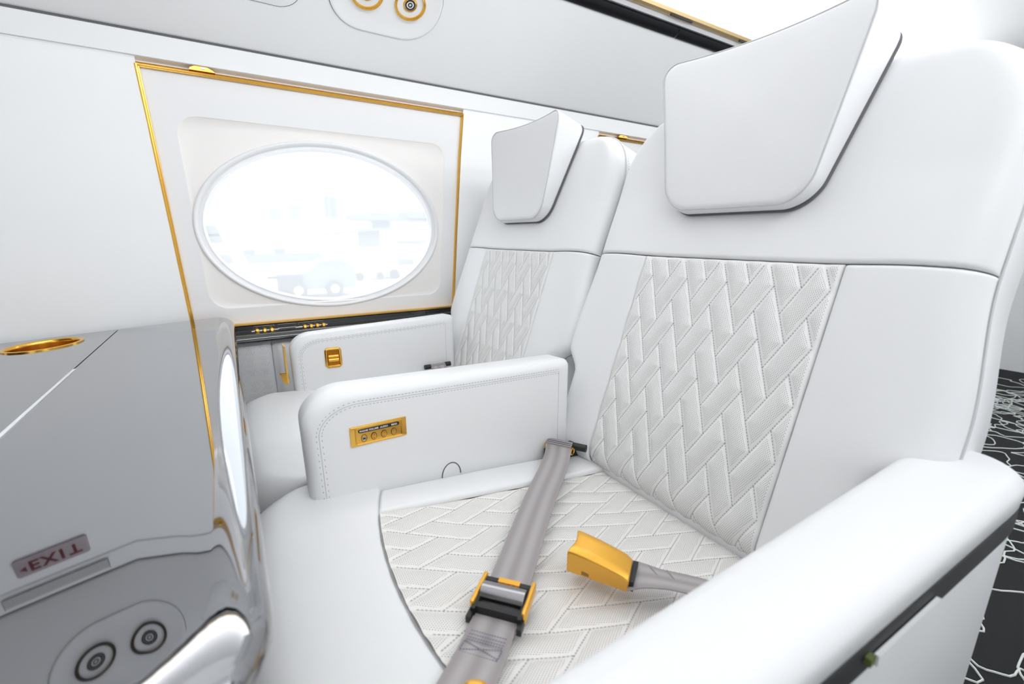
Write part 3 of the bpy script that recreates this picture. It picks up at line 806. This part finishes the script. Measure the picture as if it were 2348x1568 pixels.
for i, x in enumerate((-.0235, -.0085, .0070, .0225)):
    zc_ = -.0042
    q = MB(); pts = [(x + .0042 * math.cos(a), zc_ + .0058 * math.sin(a)) for a in np.linspace(0, 2 * PI, 25)[:-1]]
    q.tube([PM @ Vector((px, py, .0036)) for px, py in pts], .0004, 5, closed=True); rim = q.build('button_ring', M_hole, cp)
    if i == 0:
        q = MB(); q.lathe([(.0028, .0036), (.0030, .0046), (.0022, .005), (.0016, .0046)], 16, PM @ Matrix.Translation((x, zc_ - .0006, 0))); q.build('phone_socket', M_steel, cp)
        q = MB(); q.lathe([(.0001, .0047), (.0016, .0047)], 12, PM @ Matrix.Translation((x, zc_ - .0006, 0))); q.build('socket_hole', M_hole, cp)
    else:
        q = MB()
        if i < 3:
            for sg in (1, -1):
                half = [(x + .0037 * math.cos(a), zc_ + sg * (.0007 + .0045 * math.sin(a))) for a in np.linspace(0, PI, 13)]
                if sg < 0: half = half[::-1]
                q.prism(half, .0012, PM @ Matrix.Translation((0, 0, .0034)))
        else:
            q.prism([(x + .0037 * math.cos(a), zc_ + .0052 * math.sin(a)) for a in np.linspace(0, 2 * PI, 21)[:-1]], .0011, PM @ Matrix.Translation((0, 0, .0034)))
        bt = q.build('button', M_gold, cp, smooth=False)
        q = MB()
        for yy in ((.0028, -.0028) if i < 3 else (.0030,)): q.lathe([(.0001, .0048), (.0006, .0048)], 8, PM @ Matrix.Translation((x, zc_ + yy, 0)))
        q.build('button_mark', M_hole, cp, smooth=False)
# half-round tab at the foot of the middle armrest
q = MB(); TM = frame((.288, .6598, .435), (1, 0, 0), (0, 0, 1)); pts = [(.0175 * math.cos(a), .024 * math.sin(a)) for a in np.linspace(0, PI, 17)]
q.prism(pts + [(-.0175, -.02), (.0175, -.02)], .0014, TM); q.build('access_tab', M_lea, near, smooth=False)
q = MB(); q.tube([TM @ Vector((x, y, .0016)) for x, y in pts], .0010, 5); q.build('tab_seam', M_groove, near)

# ---------- far seat (window)
far = thing('cabin_seat', 'far white leather seat by the window with quilted back and gold armrest latch', 'seat', (0, 0, 0), 'white leather cabin seats')
make_back(far, 1.060); make_head(far, 1.070); make_cushion(far, .736, 1.235, .975, .736, 1.213)
make_arm(far, 1.216, 1.285, .108, .560, .35, .35, .598, .612, .056, stitch=True)
# latch on the wall armrest
LM = frame((.2075, 1.2150, .5315), (1, 0, -.03), (0, 0, 1))
lt = D.objects.new('table_latch', None); COL.objects.link(lt); lt.parent = far; lt['label'] = 'square gold pull latch'
q = MB(); q.tube([LM @ Vector((x, y, .001)) for x, y in rrect(.0175, .0235, .0055, 5)], .0036, 8, closed=True); q.build('latch_frame', M_gold, lt)
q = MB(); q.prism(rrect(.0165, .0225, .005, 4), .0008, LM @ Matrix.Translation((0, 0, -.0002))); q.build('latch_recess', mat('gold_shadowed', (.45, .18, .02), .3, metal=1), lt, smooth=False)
q = MB(); q.tube([LM @ Vector((-.0125, .004, .001)), LM @ Vector((.0125, .004, .001))], .0045, 12); q.tube([LM @ Vector((-.0125, -.006, .001)), LM @ Vector((.0125, -.006, .001))], .0055, 12); q.build('latch_roller', M_gold, lt)
q = MB(); q.box((.0965, 1.245, .525), (.0018, .020, .048)); q.build('table_slot_trim', M_gold, far, smooth=False)
q = MB(); FM = frame((.093, 1.232, .492), (.9, -.3, .2), (0, 0, 1)); q.prism([(-.014, .014), (.006, .010), (.008, -.004), (.002, -.020), (-.006, -.012)], .004, FM); q.build('table_catch', M_gold, far, smooth=False)

# ================================================================== SEAT BELTS
def strap(name, pts, width_dirs, parent, w_=.050, thick=.0016, label=None):
    """pts centre line, width_dirs unit vectors across"""
    q = MB(); n = len(pts); nu = 7; P = []; dist = 0; uv = []
    top_ = []
    for i in range(n):
        c_ = Vector(pts[i]); wd = Vector(width_dirs[i] if isinstance(width_dirs, list) else width_dirs).normalized()
        if i: dist += (Vector(pts[i]) - Vector(pts[i - 1])).length
        row = []
        for k in range(nu): u = k / (nu - 1) - .5; row.append(tuple(c_ + wd * (u * w_))); uv.append((u * w_ / .05, dist / .05))
        P.append(row)
    q.grid(P); me = q.mesh(name, M_web, True); uvl = me.uv_layers.new(name='UVMap')
    li = np.empty(len(me.loops), dtype=np.int32); me.loops.foreach_get('vertex_index', li); U_ = np.array(uv, dtype=np.float32)[li].ravel(); uvl.data.foreach_set('uv', U_)
    o = D.objects.new(name, me); COL.objects.link(o); o.parent = parent
    md = o.modifiers.new('t', 'SOLIDIFY'); md.thickness = thick; md.offset = 0
    es = o.modifiers.new('e', 'EDGE_SPLIT'); es.split_angle = math.radians(40)
    return o
def smooth_path(ctrl, n):
    C_ = [Vector(c) for c in ctrl]; C_ = [C_[0] * 2 - C_[1]] + C_ + [C_[-1] * 2 - C_[-2]]; out = []
    for i in range(1, len(C_) - 2):
        for k in range(n):
            t = k / n; p0, p1, p2, p3 = C_[i - 1:i + 3]
            out.append(.5 * ((2 * p1) + (p2 - p0) * t + (2 * p0 - 5 * p1 + 4 * p2 - p3) * t * t + (3 * p1 - p0 - 3 * p2 + p3) * t ** 3))
    out.append(C_[-2]); return [tuple(p) for p in out]
sb = thing('seat_belt', 'long grey lap belt lying across the near seat cushion with a black and gold adjuster', 'seat belt')
wd = (.026, -.043, 0)
ctrl = [(.513, .640, .446), (.500, .628, .4475), (.459, .586, .4420), (.363, .503, .4400), (.240, .386, .4440), (.222, .368, .450)]
pts = smooth_path(ctrl, 8); strap('webbing', pts, wd, sb)
wd2 = (.033, -.040, 0)
ctrl2 = [(.205, .350, .450), (.185, .333, .452), (.150, .298, .463), (.105, .262, .470), (.04, .215, .470), (-.02, .19, .46)]
strap('lower_webbing', smooth_path(ctrl2, 8), wd2, sb, w_=.048)
# folded loop with dark stitch rows at the anchor
q = MB(); a_ = Vector((.513, .640, .4465)); u_ = Vector(wd).normalized(); v_ = Vector((.75, .62, 0)).normalized()
for i, d_ in enumerate((.000, .007)):
    c_ = a_ - v_ * (.006 + d_) + Vector((0, 0, .0044)); q.box((0, 0, 0), (.024, .0007, .0005), Matrix.Translation(c_) @ Matrix(((u_.x, v_.x, 0, 0), (u_.y, v_.y, 0, 0), (0, 0, 1, 0), (0, 0, 0, 1))))
q.build('loop_stitching', M_stitchd, sb, smooth=False)
q = MB(); q.box((0, 0, 0), (.0252, .010, .0012), Matrix.Translation(a_ - v_ * .0085 + Vector((0, 0, .0030))) @ Matrix(((u_.x, v_.x, 0, 0), (u_.y, v_.y, 0, 0), (0, 0, 1, 0), (0, 0, 0, 1)))); q.build('folded_webbing', M_web, sb, smooth=False)
q = MB(); RM = Matrix(((u_.x, v_.x, 0, 0), (u_.y, v_.y, 0, 0), (0, 0, 1, 0), (0, 0, 0, 1)))
q.tube([a_ + u_ * .025 * k + v_ * .004 + Vector((0, 0, -.003)) for k in np.linspace(-1, 1, 5)], .0062, 10); q.build('webbing_loop', M_web, sb)
for xx_ in ((-.040, -.026), (.026, .052)):
    q = MB(); q.tube([a_ + u_ * x + v_ * .005 + Vector((0, 0, -.004)) for x in xx_], .0072, 12); q.build('anchor_bar', M_black, sb, angle=40)
q = MB(); q.box(tuple(a_ + v_ * .016 + u_ * .01 + Vector((0, 0, -.022))), (.05, .008, .014), None); q.build('anchor_block', M_black, sb, smooth=False)
for sg in (-1, 1):
    q = MB(); cc = a_ + u_ * sg * .027 - v_ * .010 + Vector((0, 0, -.008)); q.tube([cc + (v_ * math.cos(t) * .007 + Vector((0, 0, 1)) * math.sin(t) * .006 + u_ * sg * .002 * math.cos(t)) for t in np.linspace(0, 2 * PI, 17)[:-1]], .0018, 7, closed=True); q.build('gold_ring', M_gold, sb)
# adjuster: black frame, gold cheeks, steel roller, gold toothed bar
AC = Vector((.2095, .3535, .456)); au = Vector((.650, -.760, 0)).normalized(); av = Vector((.760, .650, 0)).normalized()
AM = Matrix(((au.x, av.x, 0, AC.x), (au.y, av.y, 0, AC.y), (0, 0, 1, AC.z), (0, 0, 0, 1)))
q = MB(); q.box((0, .0205, 0), (.028, .003, .0055), AM); q.box((0, -.0165, -.001), (.028, .0035, .0055), AM); q.box((-.0255, 0, -.001), (.0022, .024, .006), AM); q.box((.0255, 0, -.001), (.0022, .024, .006), AM)
q.box((-.0275, -.024, -.003), (.0025, .008, .004), AM); q.box((.0275, -.024, -.003), (.0025, .008, .004), AM); q.build('adjuster_frame', M_black, sb, smooth=False)
for sg in (-1, 1):
    q = MB(); q.pad(rrect(.0024, .0235, .0022, 3), -.004, .0085, .0015, .0015, 0, AM @ Matrix.Translation((sg * .0285, .004, 0)), kring=3, inner=1); q.build('gold_cheek', M_goldb, sb, fixn=True)
q = MB(); q.tube([AM @ Vector((x, .004, .0015)) for x in (-.0245, .0245)], .0115, 20); q.build('roller', M_steel, sb, angle=40)
q = MB(); q.box((.001, .0208, .0045), (.0125, .0034, .0022), AM); [q.box((-.008 + k * .006, .0172, .0035), (.0018, .001, .0015), AM) for k in range(4)]; q.build('gold_tooth_bar', M_goldb, sb, smooth=False)
# stitching rows on the lower webbing
q = MB(); c0 = Vector((.168, .316, .459)); dn = Vector((-.76, -.65, 0)).normalized(); rows = []
sl = Vector((-.045, -.036, .007)).normalized()
def st_line(p, q_, n):
    for k in range(n):
        t = (k + .5) / n; x = p[0] + (q_[0] - p[0]) * t; y = p[1] + (q_[1] - p[1]) * t
        c_ = c0 + au * x + sl * y + Vector((0, 0, .0014 + .0)); ang = math.atan2(q_[1] - p[1], q_[0] - p[0]); a1 = au * math.cos(ang) + sl * math.sin(ang); s1 = a1.cross(Vector((0, 0, 1)))
        q.add([c_ - a1 * .0009 - s1 * .0006, c_ + a1 * .0009 - s1 * .0006, c_ + a1 * .0009 + s1 * .0006, c_ - a1 * .0009 + s1 * .0006], [(0, 1, 2, 3)])
for y in (-.008, -.003, .001, .004): st_line((-.019, y), (.019, y), 14)
st_line((-.019, .006), (.019, .018), 15); st_line((.019, .006), (-.019, .018), 15); st_line((-.019, .020), (.019, .020), 14); st_line((-.019, .024), (.019, .036), 14); st_line((-.019, .006), (-.019, .03), 8); st_line((.019, .006), (.019, .03), 8)
o = q.build('webbing_stitching', M_stitchd, sb, smooth=False); o['kind'] = 'stuff'
# gold tongue standing at the end of the belt
q = MB(); TG = frame((.128, .259, .474), (.8, -.6, 0), (0, 0, 1)); q.pad([(x, y) for x, y in rrect(.0115, .020, [.010, .010, .002, .002], 6)], -.004, .004, .003, .003, 0, TG, kring=3, inner=1, rback=.003)
q.build('tongue', M_goldb, sb, angle=50, fixn=True)

bk = thing('belt_buckle', 'large gold belt buckle on its short grey strap, lying on the near seat cushion', 'buckle')
# wedge-shaped housing: top quad / bottom quad measured on the cushion
tq = [(.339, .383, .479), (.303, .360, .477), (.3385, .2935, .468), (.369, .316, .470)]
bq = [(.341, .386, .444), (.306, .364, .442), (.344, .300, .442), (.374, .322, .444)]
q = MB(); n1, n2 = 9, 7
def bil(Q, u, v): return (Vector(Q[0]) * (1 - u) * (1 - v) + Vector(Q[1]) * (1 - u) * v + Vector(Q[2]) * u * v + Vector(Q[3]) * u * (1 - v))
verts_t = [[bil(tq, i / n1, j / n2) + Vector((0, 0, .0018 * math.sin(PI * i / n1) + (-.0025 if j in (0, n2) else 0) + (-.003 if i in (0, n1) else 0) * (.3 if i == 0 else 1))) for j in range(n2 + 1)] for i in range(n1 + 1)]
# concave thumb edge at the left end
for j in range(n2 + 1): verts_t[0][j] += Vector((.004, -.010, 0)) * math.sin(PI * j / n2) * .45
q.grid(verts_t)
verts_b = [[bil(bq, i / n1, j / n2) for j in range(n2 + 1)] for i in range(n1 + 1)]; q.grid([r[::-1] for r in verts_b])
q.grid([[verts_t[i][0] for i in range(n1 + 1)], [verts_b[i][0] for i in range(n1 + 1)]]); q.grid([[verts_b[i][n2] for i in range(n1 + 1)], [verts_t[i][n2] for i in range(n1 + 1)]])
q.grid([[verts_b[0][j] for j in range(n2 + 1)], [verts_t[0][j] for j in range(n2 + 1)]]); q.grid([[verts_t[n1][j] for j in range(n2 + 1)], [verts_b[n1][j] for j in range(n2 + 1)]])
import bmesh
me = q.mesh('buckle_housing', M_goldb, True); bm_ = bmesh.new(); bm_.from_mesh(me); bmesh.ops.remove_doubles(bm_, verts=bm_.verts, dist=.0002); bmesh.ops.recalc_face_normals(bm_, faces=bm_.faces); bm_.to_mesh(me); bm_.free(); me.set_sharp_from_angle(angle=math.radians(40))
ho = D.objects.new('buckle_housing', me); COL.objects.link(ho); ho.parent = bk
mdb = ho.modifiers.new('b', 'BEVEL'); mdb.width = .0018; mdb.segments = 3; mdb.limit_method = 'ANGLE'; mdb.angle_limit = math.radians(40)
q = MB(); q.box((.3585, .3052, .4545), (.0030, .0020 * 9, .0065), Matrix.Translation((.3585, .3052, 0)) @ Matrix.Rotation(math.radians(-56), 4, 'Z') @ Matrix.Translation((-.3585, -.3052, 0))); q.build('strap_slot', M_black, bk, smooth=False)
q = MB(); q.box((0, 0, 0), (.0045, .0006, .0055), Matrix.Translation((.3175, .3425, .4515)) @ Matrix.Rotation(math.radians(-59), 4, 'Z')); q.build('embossed_mark', mat('buckle_print', (.28, .14, .02), .5), bk, smooth=False)
strap('short_webbing', smooth_path([(.356, .309, .454), (.370, .298, .455), (.396, .274, .452), (.425, .245, .448), (.47, .19, .44)], 6), [Vector((.78, .62, .10)).normalized().lerp(Vector((.62, .78, -.25)), min(1, k / 10)) for k in range(25)], bk, w_=.046)
q = MB(); q.tube([(.388, .305, .4535), (.378, .268, .4535)], .0006, 5); q.tube([(.402, .292, .452), (.390, .256, .452)], .0006, 5); q.build('strap_seam', M_stitch, bk)

fb = thing('seat_belt', 'grey belt end looped on a black bar beside the far seat back', 'seat belt')
for xx_ in ((.452, .470), (.515, .533)):
    q = MB(); q.tube([(x, 1.200, .470) for x in xx_], .0068, 12); q.build('anchor_bar', M_black, fb, angle=40)
q = MB(); q.tube([(.470, 1.200, .470), (.515, 1.200, .470)], .0060, 12); q.build('webbing_loop', M_web, fb, angle=40)
strap('webbing', smooth_path([(.4925, 1.194, .470), (.492, 1.180, .458), (.490, 1.15, .437), (.47, 1.07, .436)], 6), (1, 0, 0), fb, w_=.046)

# ================================================================== FOLDING TABLE
tb = thing('folding_table', 'glossy grey-white folding table leaf with reflections and a gold cup holder, front left', 'table')
ZT = .625
tb.location = (-.0001, 0, .6327); tb.rotation_euler = (0, -math.radians(3.0), 0); ZT = 0.0
def leaf(name, xa, xb, ya, yb, rad, mt, side):
    hw_, hh_ = (xb - xa) / 2, (yb - ya) / 2; cx_, cy_ = (xa + xb) / 2, (ya + yb) / 2
    rs = [.004, .004, .02, rad] if side else [.004] * 4
    o = densify(rrect(hw_, hh_, [.022, .004, .004, rad] if side else [.004] * 4, 12, cx_, cy_), .03)
    q = MB(); n = len(o); rings = []; arr = np.array(o)
    def inset(d, dall):     # inset only the outer (aft + near) edges by d, the others by dall
        out = []
        for x, y in o:
            dx = d if (side and x > cx_) else dall; nx_ = x
            kx = (xb - d - cx_) / (xb - cx_) if (side and x > cx_) else (1 - dall / hw_)
            ky = (cy_ - ya - d) / (cy_ - ya) if y < cy_ else (1 - dall / hh_)
            out.append((cx_ + (x - cx_) * kx, cy_ + (y - cy_) * ky))
        return out
    W_ = .030 if side else .002; Hh = .024 if side else .001
    seq = [(.012, ZT - .034), (.004, ZT - .032), (0.0, ZT - .027), (0, ZT - Hh)]
    for k in range(1, 10): a = k / 9 * PI / 2; seq.append((W_ * (1 - math.cos(a)), ZT - Hh + Hh * math.sin(a)))
    vs = []
    for d, z in seq: vs += [(x, y, z) for x, y in inset(d, min(d, .0008))]
    L_ = len(seq); fs = [(i * n + k, i * n + (k + 1) % n, (i + 1) * n + (k + 1) % n, (i + 1) * n + k) for i in range(L_ - 1) for k in range(n)]
    fs += [tuple(range(n - 1, -1, -1)), tuple(range((L_ - 1) * n, L_ * n))]
    q.add(vs, fs); return q.build(name, mt, tb, angle=30)
leaf('table_leaf', -.243, -.003, .200, 1.425, .085, M_table, True)
# second leaf carries the cup holder: built with a round hole
CX, CY, CR = -.352, 1.318, .060
q = MB(); n = 48; rect = []
xa, xb, ya, yb = -.80, -.2445, .205, 1.425
for k in range(n):
    a = 2 * PI * k / n; dx, dy = math.cos(a), math.sin(a); ts = [((xb if dx > 0 else xa) - CX) / dx if abs(dx) > 1e-9 else 9, ((yb if dy > 0 else ya) - CY) / dy if abs(dy) > 1e-9 else 9]
    rect.append((CX + dx * min(ts), CY + dy * min(ts), ZT))
# snap nearest samples to the corners
for cxx, cyy in ((xa, ya), (xa, yb), (xb, ya), (xb, yb)):
    i = min(range(n), key=lambda k: (rect[k][0] - cxx) ** 2 + (rect[k][1] - cyy) ** 2); rect[i] = (cxx, cyy, ZT)
circ = [(CX + CR * math.cos(2 * PI * k / n), CY + CR * math.sin(2 * PI * k / n), ZT) for k in range(n)]
low = [(x, y, ZT - .03) for x, y, z in rect]
q.add(circ + rect + low, [(k, n + k, n + (k + 1) % n, (k + 1) % n) for k in range(n)] + [(n + k, 2 * n + k, 2 * n + (k + 1) % n, n + (k + 1) % n) for k in range(n)])
q.build('console_leaf', M_table, tb, smooth=False)
q = MB(); q.box((-.2438, .815, ZT - .012), (.0006, .61, .010)); q.build('hinge_gap', M_groove, tb, smooth=False)
q = MB(); q.add([(-.2445, .30, ZT + .0004), (-.2445, 1.02, ZT + .0004), (-.2400, 1.02, ZT + .0012), (-.2385, .30, ZT + .0012)], [(3, 2, 1, 0)]); q.add([(-.2385, .30, ZT + .0002), (-.2400, 1.02, ZT + .0002), (-.2400, 1.02, ZT + .0012), (-.2385, .30, ZT + .0012)], [(0, 1, 2, 3)]); q.build('bevel_highlight', M_bevelhl, tb, smooth=False)
cu_ = D.objects.new('cup_holder', None); COL.objects.link(cu_); cu_.parent = tb
q = MB(); q.lathe([(CR + .0045, ZT + .0002), (CR + .0045, ZT + .0022), (CR + .0025, ZT + .0032), (CR - .001, ZT + .0028), (CR - .0028, ZT + .0005), (CR - .003, ZT - .004)], 64, Matrix.Translation((CX, CY, 0))); q.build('cup_ring', M_gold, cu_, angle=60)
q = MB(); q.lathe([(CR - .003, ZT - .004), (CR - .005, ZT - .06), (.0001, ZT - .06)], 64, Matrix.Translation((CX, CY, 0))); q.build('cup_well', M_gold, cu_, angle=50)
q = MB(); q.box((-.30, .80, -.325), (.018, .018, .288)); q.box((-.30, .80, -.612), (.14, .20, .006), Matrix.Translation((-.30, .80, -.612)) @ Matrix.Rotation(math.radians(3), 4, 'Y') @ Matrix.Translation((.30, -.80, .612))); q.build('pedestal', M_steel, tb, smooth=False)

# ================================================================== CEILING THINGS
def psuM(x, t):   # frame on the slope: local x = +X, local y = up-slope, z = into the cabin
    up = Vector((0, -math.cos(SL), math.sin(SL))); xx = Vector((1, 0, 0)); nrm = xx.cross(up)
    M = frame(psu(x, t), (1, 0, 0), up)
    return M
# normal of that frame: x cross up = (0*..): check sign so pieces stand into the cabin
_n = Vector((1, 0, 0)).cross(Vector((0, -math.cos(SL), math.sin(SL))))
SG = 1 if _n.z < 0 else -1
def service_unit(cx, label, dark=False):
    t_ = .21
    u = thing('air_vent_unit', label, 'air vent panel', psu(cx, t_), 'air vent panels in the ceiling slope'); base = Vector(psu(cx, t_))
    def LM_(x, t, out): return Matrix.Translation(-base) @ psuM(cx + x, t) @ Matrix.Translation((0, 0, SG * out))
    st_ = densify(rrect(.135, .092, .086, 10), .02)
    q = MB(); n = len(st_); vs = []
    for sc, out in ((1, -.001), (1, .0022), (.985, .0030), (.93, .0030), (.86, .0012), (.5, .0012)):
        vs += [LM_(0, t_, out) @ Vector((x * (1 - (1 - sc) * .092 / .135), y * sc, 0)) for x, y in st_]
    fs = [(i * n + k, i * n + (k + 1) % n, (i + 1) * n + (k + 1) % n, (i + 1) * n + k) for i in range(5) for k in range(n)] + [tuple(range(5 * n, 6 * n))]
    q.add(vs, fs); q.build('panel_plate', M_ceil, u, angle=50, fixn=True)
    q = MB(); q.tube([LM_(0, t_, .0004) @ Vector((x * 1.005, y * 1.007, 0)) for x, y in st_], .0009, 5, closed=True); q.build('plate_joint', M_groove, u)
    for dx_ in (-.050, .055):
        Mv = LM_(dx_, .2105, .0012) @ Matrix.Scale(SG, 4, (0, 0, 1))
        q = MB(); q.lathe([(.0385, -.002), (.0385, .0035), (.0365, .0055), (.0335, .0045), (.0320, .001), (.028, -.010), (.018, -.014)], 40, Mv); nz = q.build('vent_cup', M_mirdark if dark else M_gold, u, angle=40)
        q = MB(); q.lathe([(.0175, -.015), (.0175, .000), (.0160, .0025), (.0140, .0018), (.0130, -.001)], 32, Mv); q.build('vent_nozzle', M_mirdark if dark else M_gold, nz, angle=40)
        q = MB(); q.lathe([(.0131, -.001), (.0125, .0005), (.0095, .0010), (.0085, -.0015), (.006, -.0015), (.0055, .0012), (.0035, .0012), (.003, -.001), (.0001, -.001)], 28, Mv); q.build('vent_grille', M_black, nz, angle=30)
    return u
service_unit(.405, 'oval white air vent panel with gold nozzles above the window, top of the picture')
service_unit(-.372, 'air vent panel seen mirrored in the glossy table at lower left', True)
ox = thing('oxygen_door', 'plain flush panel with rounded corner in the ceiling slope, top left of the gold vents', 'panel', psu(.05, .2))
base = Vector(psu(.05, .2)); st_ = densify(rrect(.165, .082, .05, 8), .02); Mo = Matrix.Translation(-base) @ psuM(.05, .21)
q = MB(); n = len(st_); vs = []
for sc, out in ((1, -.001), (1, .0012), (.98, .0018), (.5, .0018)): vs += [Mo @ Matrix.Translation((0, 0, SG * out)) @ Vector((x * (1 - (1 - sc) * .5), y * sc, 0)) for x, y in st_]
q.add(vs, [(i * n + k, i * n + (k + 1) % n, (i + 1) * n + (k + 1) % n, (i + 1) * n + k) for i in range(3) for k in range(n)] + [tuple(range(3 * n, 4 * n))]); q.build('door_plate', M_ceil, ox, angle=50, fixn=True)
q = MB(); q.tube([Mo @ Matrix.Translation((0, 0, SG * .0004)) @ Vector((x * 1.004, y * 1.007, 0)) for x, y in st_], .0008, 5, closed=True); q.build('door_joint', M_groove, ox)

# EXIT sign on the sidewall forward of the window (seen mirrored in the table)
ex = thing('exit_sign', 'small grey EXIT plate with dark red letters, seen mirrored in the table', 'sign', (-.500, wallY(1.18), 1.188))
EM = frame((0, -.001, 0), (1, 0, 0), (0, .05, 1))
q = MB(); q.pad(rrect(.071, .027, .007, 5), -.002, .005, .002, .002, 0, EM, kring=3, inner=1); q.build('plate', M_sign, ex, angle=40, fixn=True)
q = MB()
for ch, x in (('E', -.034), ('X', -.006), ('I', .019), ('T', .044)): text_mesh(q, ch, .042, EM @ Matrix.Translation((x, -.0005, .0056)), .0002, .0012)
q.add([EM @ Vector(p) for p in ((-.062, .004, .0058), (-.049, .013, .0058), (-.049, -.004, .0058))], [(0, 2, 1)]); q.build('lettering', M_red, ex, smooth=False)
# flush reading lamp lens in the header band (mirrored)
rl = thing('reading_lamp', 'long flush lamp lens in the band above the exit sign, seen mirrored in the table', 'lamp', (-.50, 1.394, 1.262))
q = MB(); q.box((0, -.0015, 0), (.102, .002, .016)); q.build('lens', M_insetg, rl, smooth=False)
q = MB(); q.tube([(x, -.0036, z) for x, z in rrect(.102, .016, .002, 2)], .0007, 5, closed=True); q.build('lens_rim', M_groove, rl)

# ================================================================== OUTSIDE
M_con = mat('apron_concrete', (.42, .43, .44), .9, var=.2, bscale=.6)
M_bld = mat('hangar_white', (.80, .81, .82), .8)
M_bwin = mat('building_glass', (.10, .13, .15), .2)
M_og = mat('outside_grey', (.16, .17, .19), .6)
M_odk = mat('tyre_rubber', (.05, .05, .055), .9)
M_yel = mat('cart_yellow', (.70, .45, .12), .5)
M_owh = mat('outside_white', (.75, .76, .78), .4)
M_lil = mat('lilac_paint', (.30, .28, .46), .5)
GZ = -1.7
gr = struct('trim_5'); gr.name = 'ground'
q = MB(); q.grid([[(x, y, GZ) for y in np.linspace(4, 220, 5)] for x in np.linspace(-120, 160, 5)]); q.build('apron', M_con, gr)
hg = thing('hangar', 'long pale hangar building seen through the oval window', 'building', (8, 52, GZ))
q = MB(); q.box((0, 5, 5), (60, 5, 5.0)); q.build('wall', M_bld, hg, smooth=False)
for x, z, w_, h_ in ((-3.3, 4.75, .5, .55), (-1.5, 4.95, .55, .65), (2.0, 5.6, .6, 1.1), (-9.0, 3.1, 1.6, .5), (-9.0, 2.4, 1.6, .4), (7.2, 4.2, 1.0, .9), (-6.0, .9, .5, .4), (-3.3, 1.0, .5, .4)):
    q = MB(); q.box((x, -.05, z), (w_, .12, h_)); q.build('window', M_bwin, hg, smooth=False)
q = MB(); q.box((8.0, -1.2, 4.55), (4.5, 1.3, .25)); q.box((11.5, -1.6, 4.9), (2.2, 1.8, .35)); q.build('canopy', M_og, hg, smooth=False)
q = MB(); q.box((0, -.3, .55), (45, .2, .35)); q.build('base_wall', M_og, hg, smooth=False)
tp = thing('lamp_mast', 'pale lilac leaning mast at the left side of the view outside', 'mast', (-.6, 30, GZ))
q = MB(); q.tube([(1.6, 0, 0), (.9, 0, 2.4), (.2, 0, 5.0), (.05, 0, 5.6)], [.38, .45, .45, .25], 10, sx=.6); q.build('mast', M_lil, tp)
# parked light aircraft
ac = thing('parked_aircraft', 'pale parked aircraft with long wing seen through the oval window', 'aircraft', (10.6, 33.6 - 1.0, GZ))
q = MB(); q.tube([(-5.2, 0, 1.35), (-4.6, 0, 1.35), (-3, 0, 1.5), (0, 0, 1.7), (3, 0, 1.75), (6, 0, 1.9)], [.1, .4, .7, .8, .7, .3], 14); q.build('fuselage', M_owh, ac)
q = MB(); q.add([(-1.5, 0, 2.15), (.6, 0, 2.2), (9, -5, 2.75), (8.2, -5, 2.72), (-1.5, 0, 2.0), (.6, 0, 2.05), (9, -5, 2.65), (8.2, -5, 2.6)], [(0, 1, 2, 3), (7, 6, 5, 4), (0, 4, 5, 1), (1, 5, 6, 2), (2, 6, 7, 3), (3, 7, 4, 0)]); q.build('wing', M_og, ac, smooth=False)
q = MB(); q.box((-1.6, -.6, 3.15), (3.6, .8, .06), Matrix.Rotation(math.radians(-5), 4, 'Y')); q.build('tailplane', M_og, ac, smooth=False)
q = MB(); q.box((-2.1, -.6, 2.5), (.7, .2, .6)); q.build('fin', M_og, ac, smooth=False)
for x in (-3.2, .6, 1.4):
    q = MB(); q.tube([(x, -.9, .3), (x, -.7, .3)], .3, 14); q.build('wheel', M_odk, ac, angle=40)
# tow truck
tr = thing('tow_truck', 'grey tow truck with round wheels in front of the parked aircraft outside', 'truck', (3.3, 21.5, GZ))
q = MB(); q.prism([(-1.4, .35), (1.5, .35), (1.5, 1.2), (.9, 1.6), (.1, 1.55), (-.3, 1.15), (-1.3, .95)], 1.5, frame((0, .8, 0), (1, 0, 0), (0, 0, 1))); q.build('body', M_og, tr, smooth=False)
q = MB(); q.box((-1.15, -.5, .55), (.45, .4, .45)); q.box((-1.6, -.4, .9), (.35, .1, .05)); q.build('tow_head', M_odk, tr, smooth=False)
for x in (-.9, .55):
    q = MB(); q.tube([(x, -.95, .36), (x, -.70, .36)], .36, 18); wv_ = q.build('wheel', M_odk, tr, angle=40)
    q = MB(); q.tube([(x, -.98, .36), (x, -.95, .36)], .18, 14); q.build('hub', M_owh, wv_, angle=40)
yc_ = thing('baggage_cart', 'small yellow cart on the apron outside', 'cart', (7.2, 28.0, GZ))
q = MB(); q.pad(rrect(1.0, .45, .2, 4), -.5, .5, .15, .15, 0, frame((0, 0, .85), (1, 0, 0), (0, 0, 1)), inner=1); q.build('body', M_yel, yc_, fixn=True)
for x in (-.6, .6):
    q = MB(); q.tube([(x, -.55, .22), (x, -.40, .22)], .22, 12); q.build('wheel', M_odk, yc_, angle=40)
vn = thing('service_van', 'white service van right of the yellow cart outside', 'van', (9.4, 28.6, GZ))
q = MB(); q.prism([(-1.1, .3), (1.3, .3), (1.3, .8), (.9, 1.3), (-.5, 1.35), (-1.1, .9)], 1.5, frame((0, .8, 0), (1, 0, 0), (0, 0, 1))); q.build('body', M_owh, vn, smooth=False)
q = MB(); q.box((.2, -.72, 1.0), (.5, .02, .18)); q.build('side_window', M_bwin, vn, smooth=False)
for x in (-.6, .8):
    q = MB(); q.tube([(x, -.85, .3), (x, -.68, .3)], .3, 12); q.build('wheel', M_odk, vn, angle=40)
